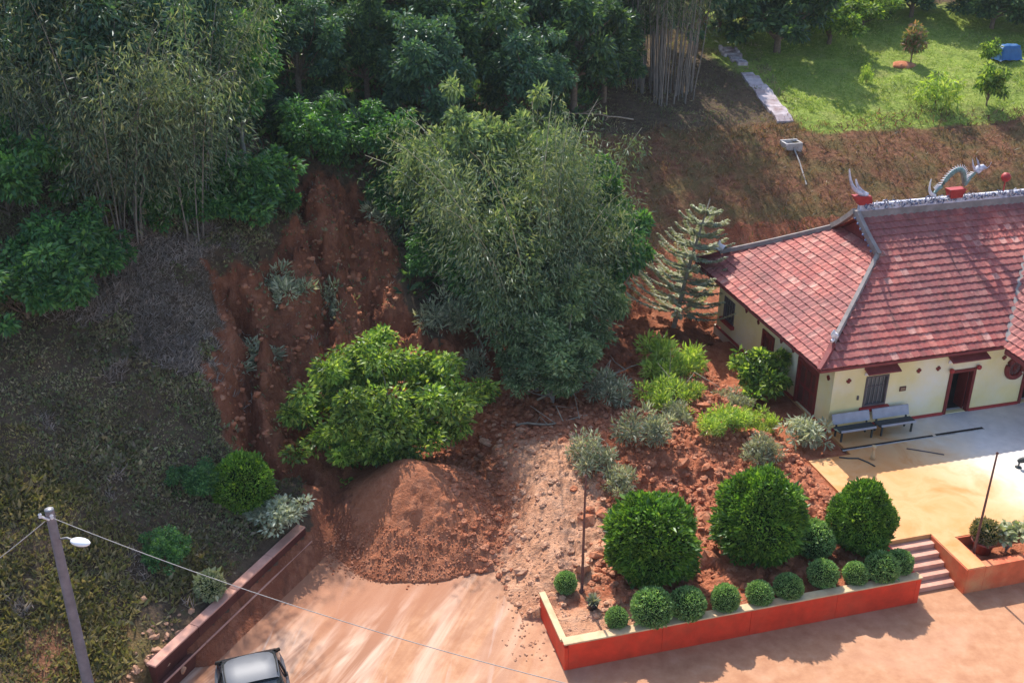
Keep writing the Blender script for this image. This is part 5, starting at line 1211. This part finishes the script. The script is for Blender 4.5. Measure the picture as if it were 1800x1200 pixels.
# crumbs round the toe of the heap and along the track
th = rng.uniform(-2.7, .9, 3000); rad = 2.0 + 1.7 * rng.random(3000) ** .7 + .5 * rng.random(3000) ** 4; hx = -3.45 + rad * np.cos(th); hy = 31.3 + rad * np.sin(th) * .92; hz = np.maximum(H(hx, hy), 0); it2 = iter(range(3000))
def nx2():
    i = next(it2); return hx[i], hy[i], hz[i] + .015
stuff_clods(3000, nx2, .010, .042, 0)
tx = rng.normal(.7, .55, 700) + .0; ty = rng.uniform(24.2, 30, 700); tz = np.maximum(H(tx, ty), 0); it3 = iter(range(450))
def nx3():
    i = next(it3); return tx[i], ty[i], tz[i] + .01
stuff_clods(220, nx3, .015, .06, 1)
gx_ = rng.uniform(-11, -3.5, 3000); gy_ = rng.uniform(31, 48, 3000); gz_, _, gr_ = ground(gx_, gy_); gi = np.where((gr_ > .8) & (np.hypot(gx_ + 3.45, gy_ - 31.3) > 4))[0][:900]; it4 = iter(gi)
def nx4():
    i = next(it4); return gx_[i], gy_[i], gz_[i] + .01
stuff_clods(len(gi) - 1, nx4, .03, .16, 0)
o = mb.build('small_clods', [MAT['clod'], MAT['stone']], slide); tag(o, kind='stuff')
gobj = bpy.data.objects['ground']
for i in range(46):
    x, y = rng.normal(-10.15, .55), rng.normal(23.7, .8)
    if (x - WA[0]) * wn[0] + (y - WA[1]) * wn[1] > -.15 and y > 22.8: x -= .9
    put(sme[i % 6], 'stone', x, y, max(gz(x, y), 0) + .02, .04 + .12 * rng.random() ** 2, gobj)
for i, (a, b, lab) in enumerate([((1.0, 38.0), (4.3, 37.4), 'long grey fallen branch under the leaning bamboo clump'), ((2.5, 38.3), (5.3, 39.6), 'bare fallen branch pointing from the bamboo foot to the lime shrub'), ((-1.2, 41.2), (-3.4, 42.4), 'curved bare branch sticking out left of the bamboo clump'), ((5.2, 37.8), (7.3, 36.9), 'dead branch lying on the red debris beside the flat lime shrub'), ((0.2, 36.2), (2.9, 36.0), 'thin grey log on the debris below the bamboo foot'), ((7.2, 63.2), (3.2, 60.5), 'bare leaning trunk by the dark bamboo stand')]):
    a_ = np.array((*a, gz(*a) + .15)); b_ = np.array((*b, gz(*b) + (.7 if i != 4 else .12))); mdl = (a_ + b_) / 2 + rng.normal(size=3) * .25 + (0, 0, .1); q = bez(a_, mdl, b_, 9) + rng.normal(size=(9, 3)) * .03; m = MB(); m.tube(q, np.linspace(.055, .018, 9), 6)
    for k in range(4):
        s_ = q[3 + k]; m.tube([s_, s_ + rng.normal(size=3) * .3 + (0, 0, .3), s_ + rng.normal(size=3) * .6 + (0, 0, .5)], [.03, .02, .008], 5)
    tag(m.build('fallen_branch', MAT['twig']), lab, 'branch', 'fallen branches in the slide')

# ------------------------------------------------------------------ humid air
m = MB(); m.box((-104, -44, -1.6), (134, 184, 46)); hz_ = m.build('haze', [])
t = MT('humid_air'); pv = t.n('VolumePrincipled', {'Color': (.86, .92, 1.0, 1), 'Density': .00018, 'Anisotropy': 0.0}); t.t.links.new(pv.outputs[0], t.out.inputs['Volume'])
hz_.data.materials.append(t.m); tag(hz_, 'thin humid haze in the air', kind='stuff')
sc.cycles.volume_bounces = 0
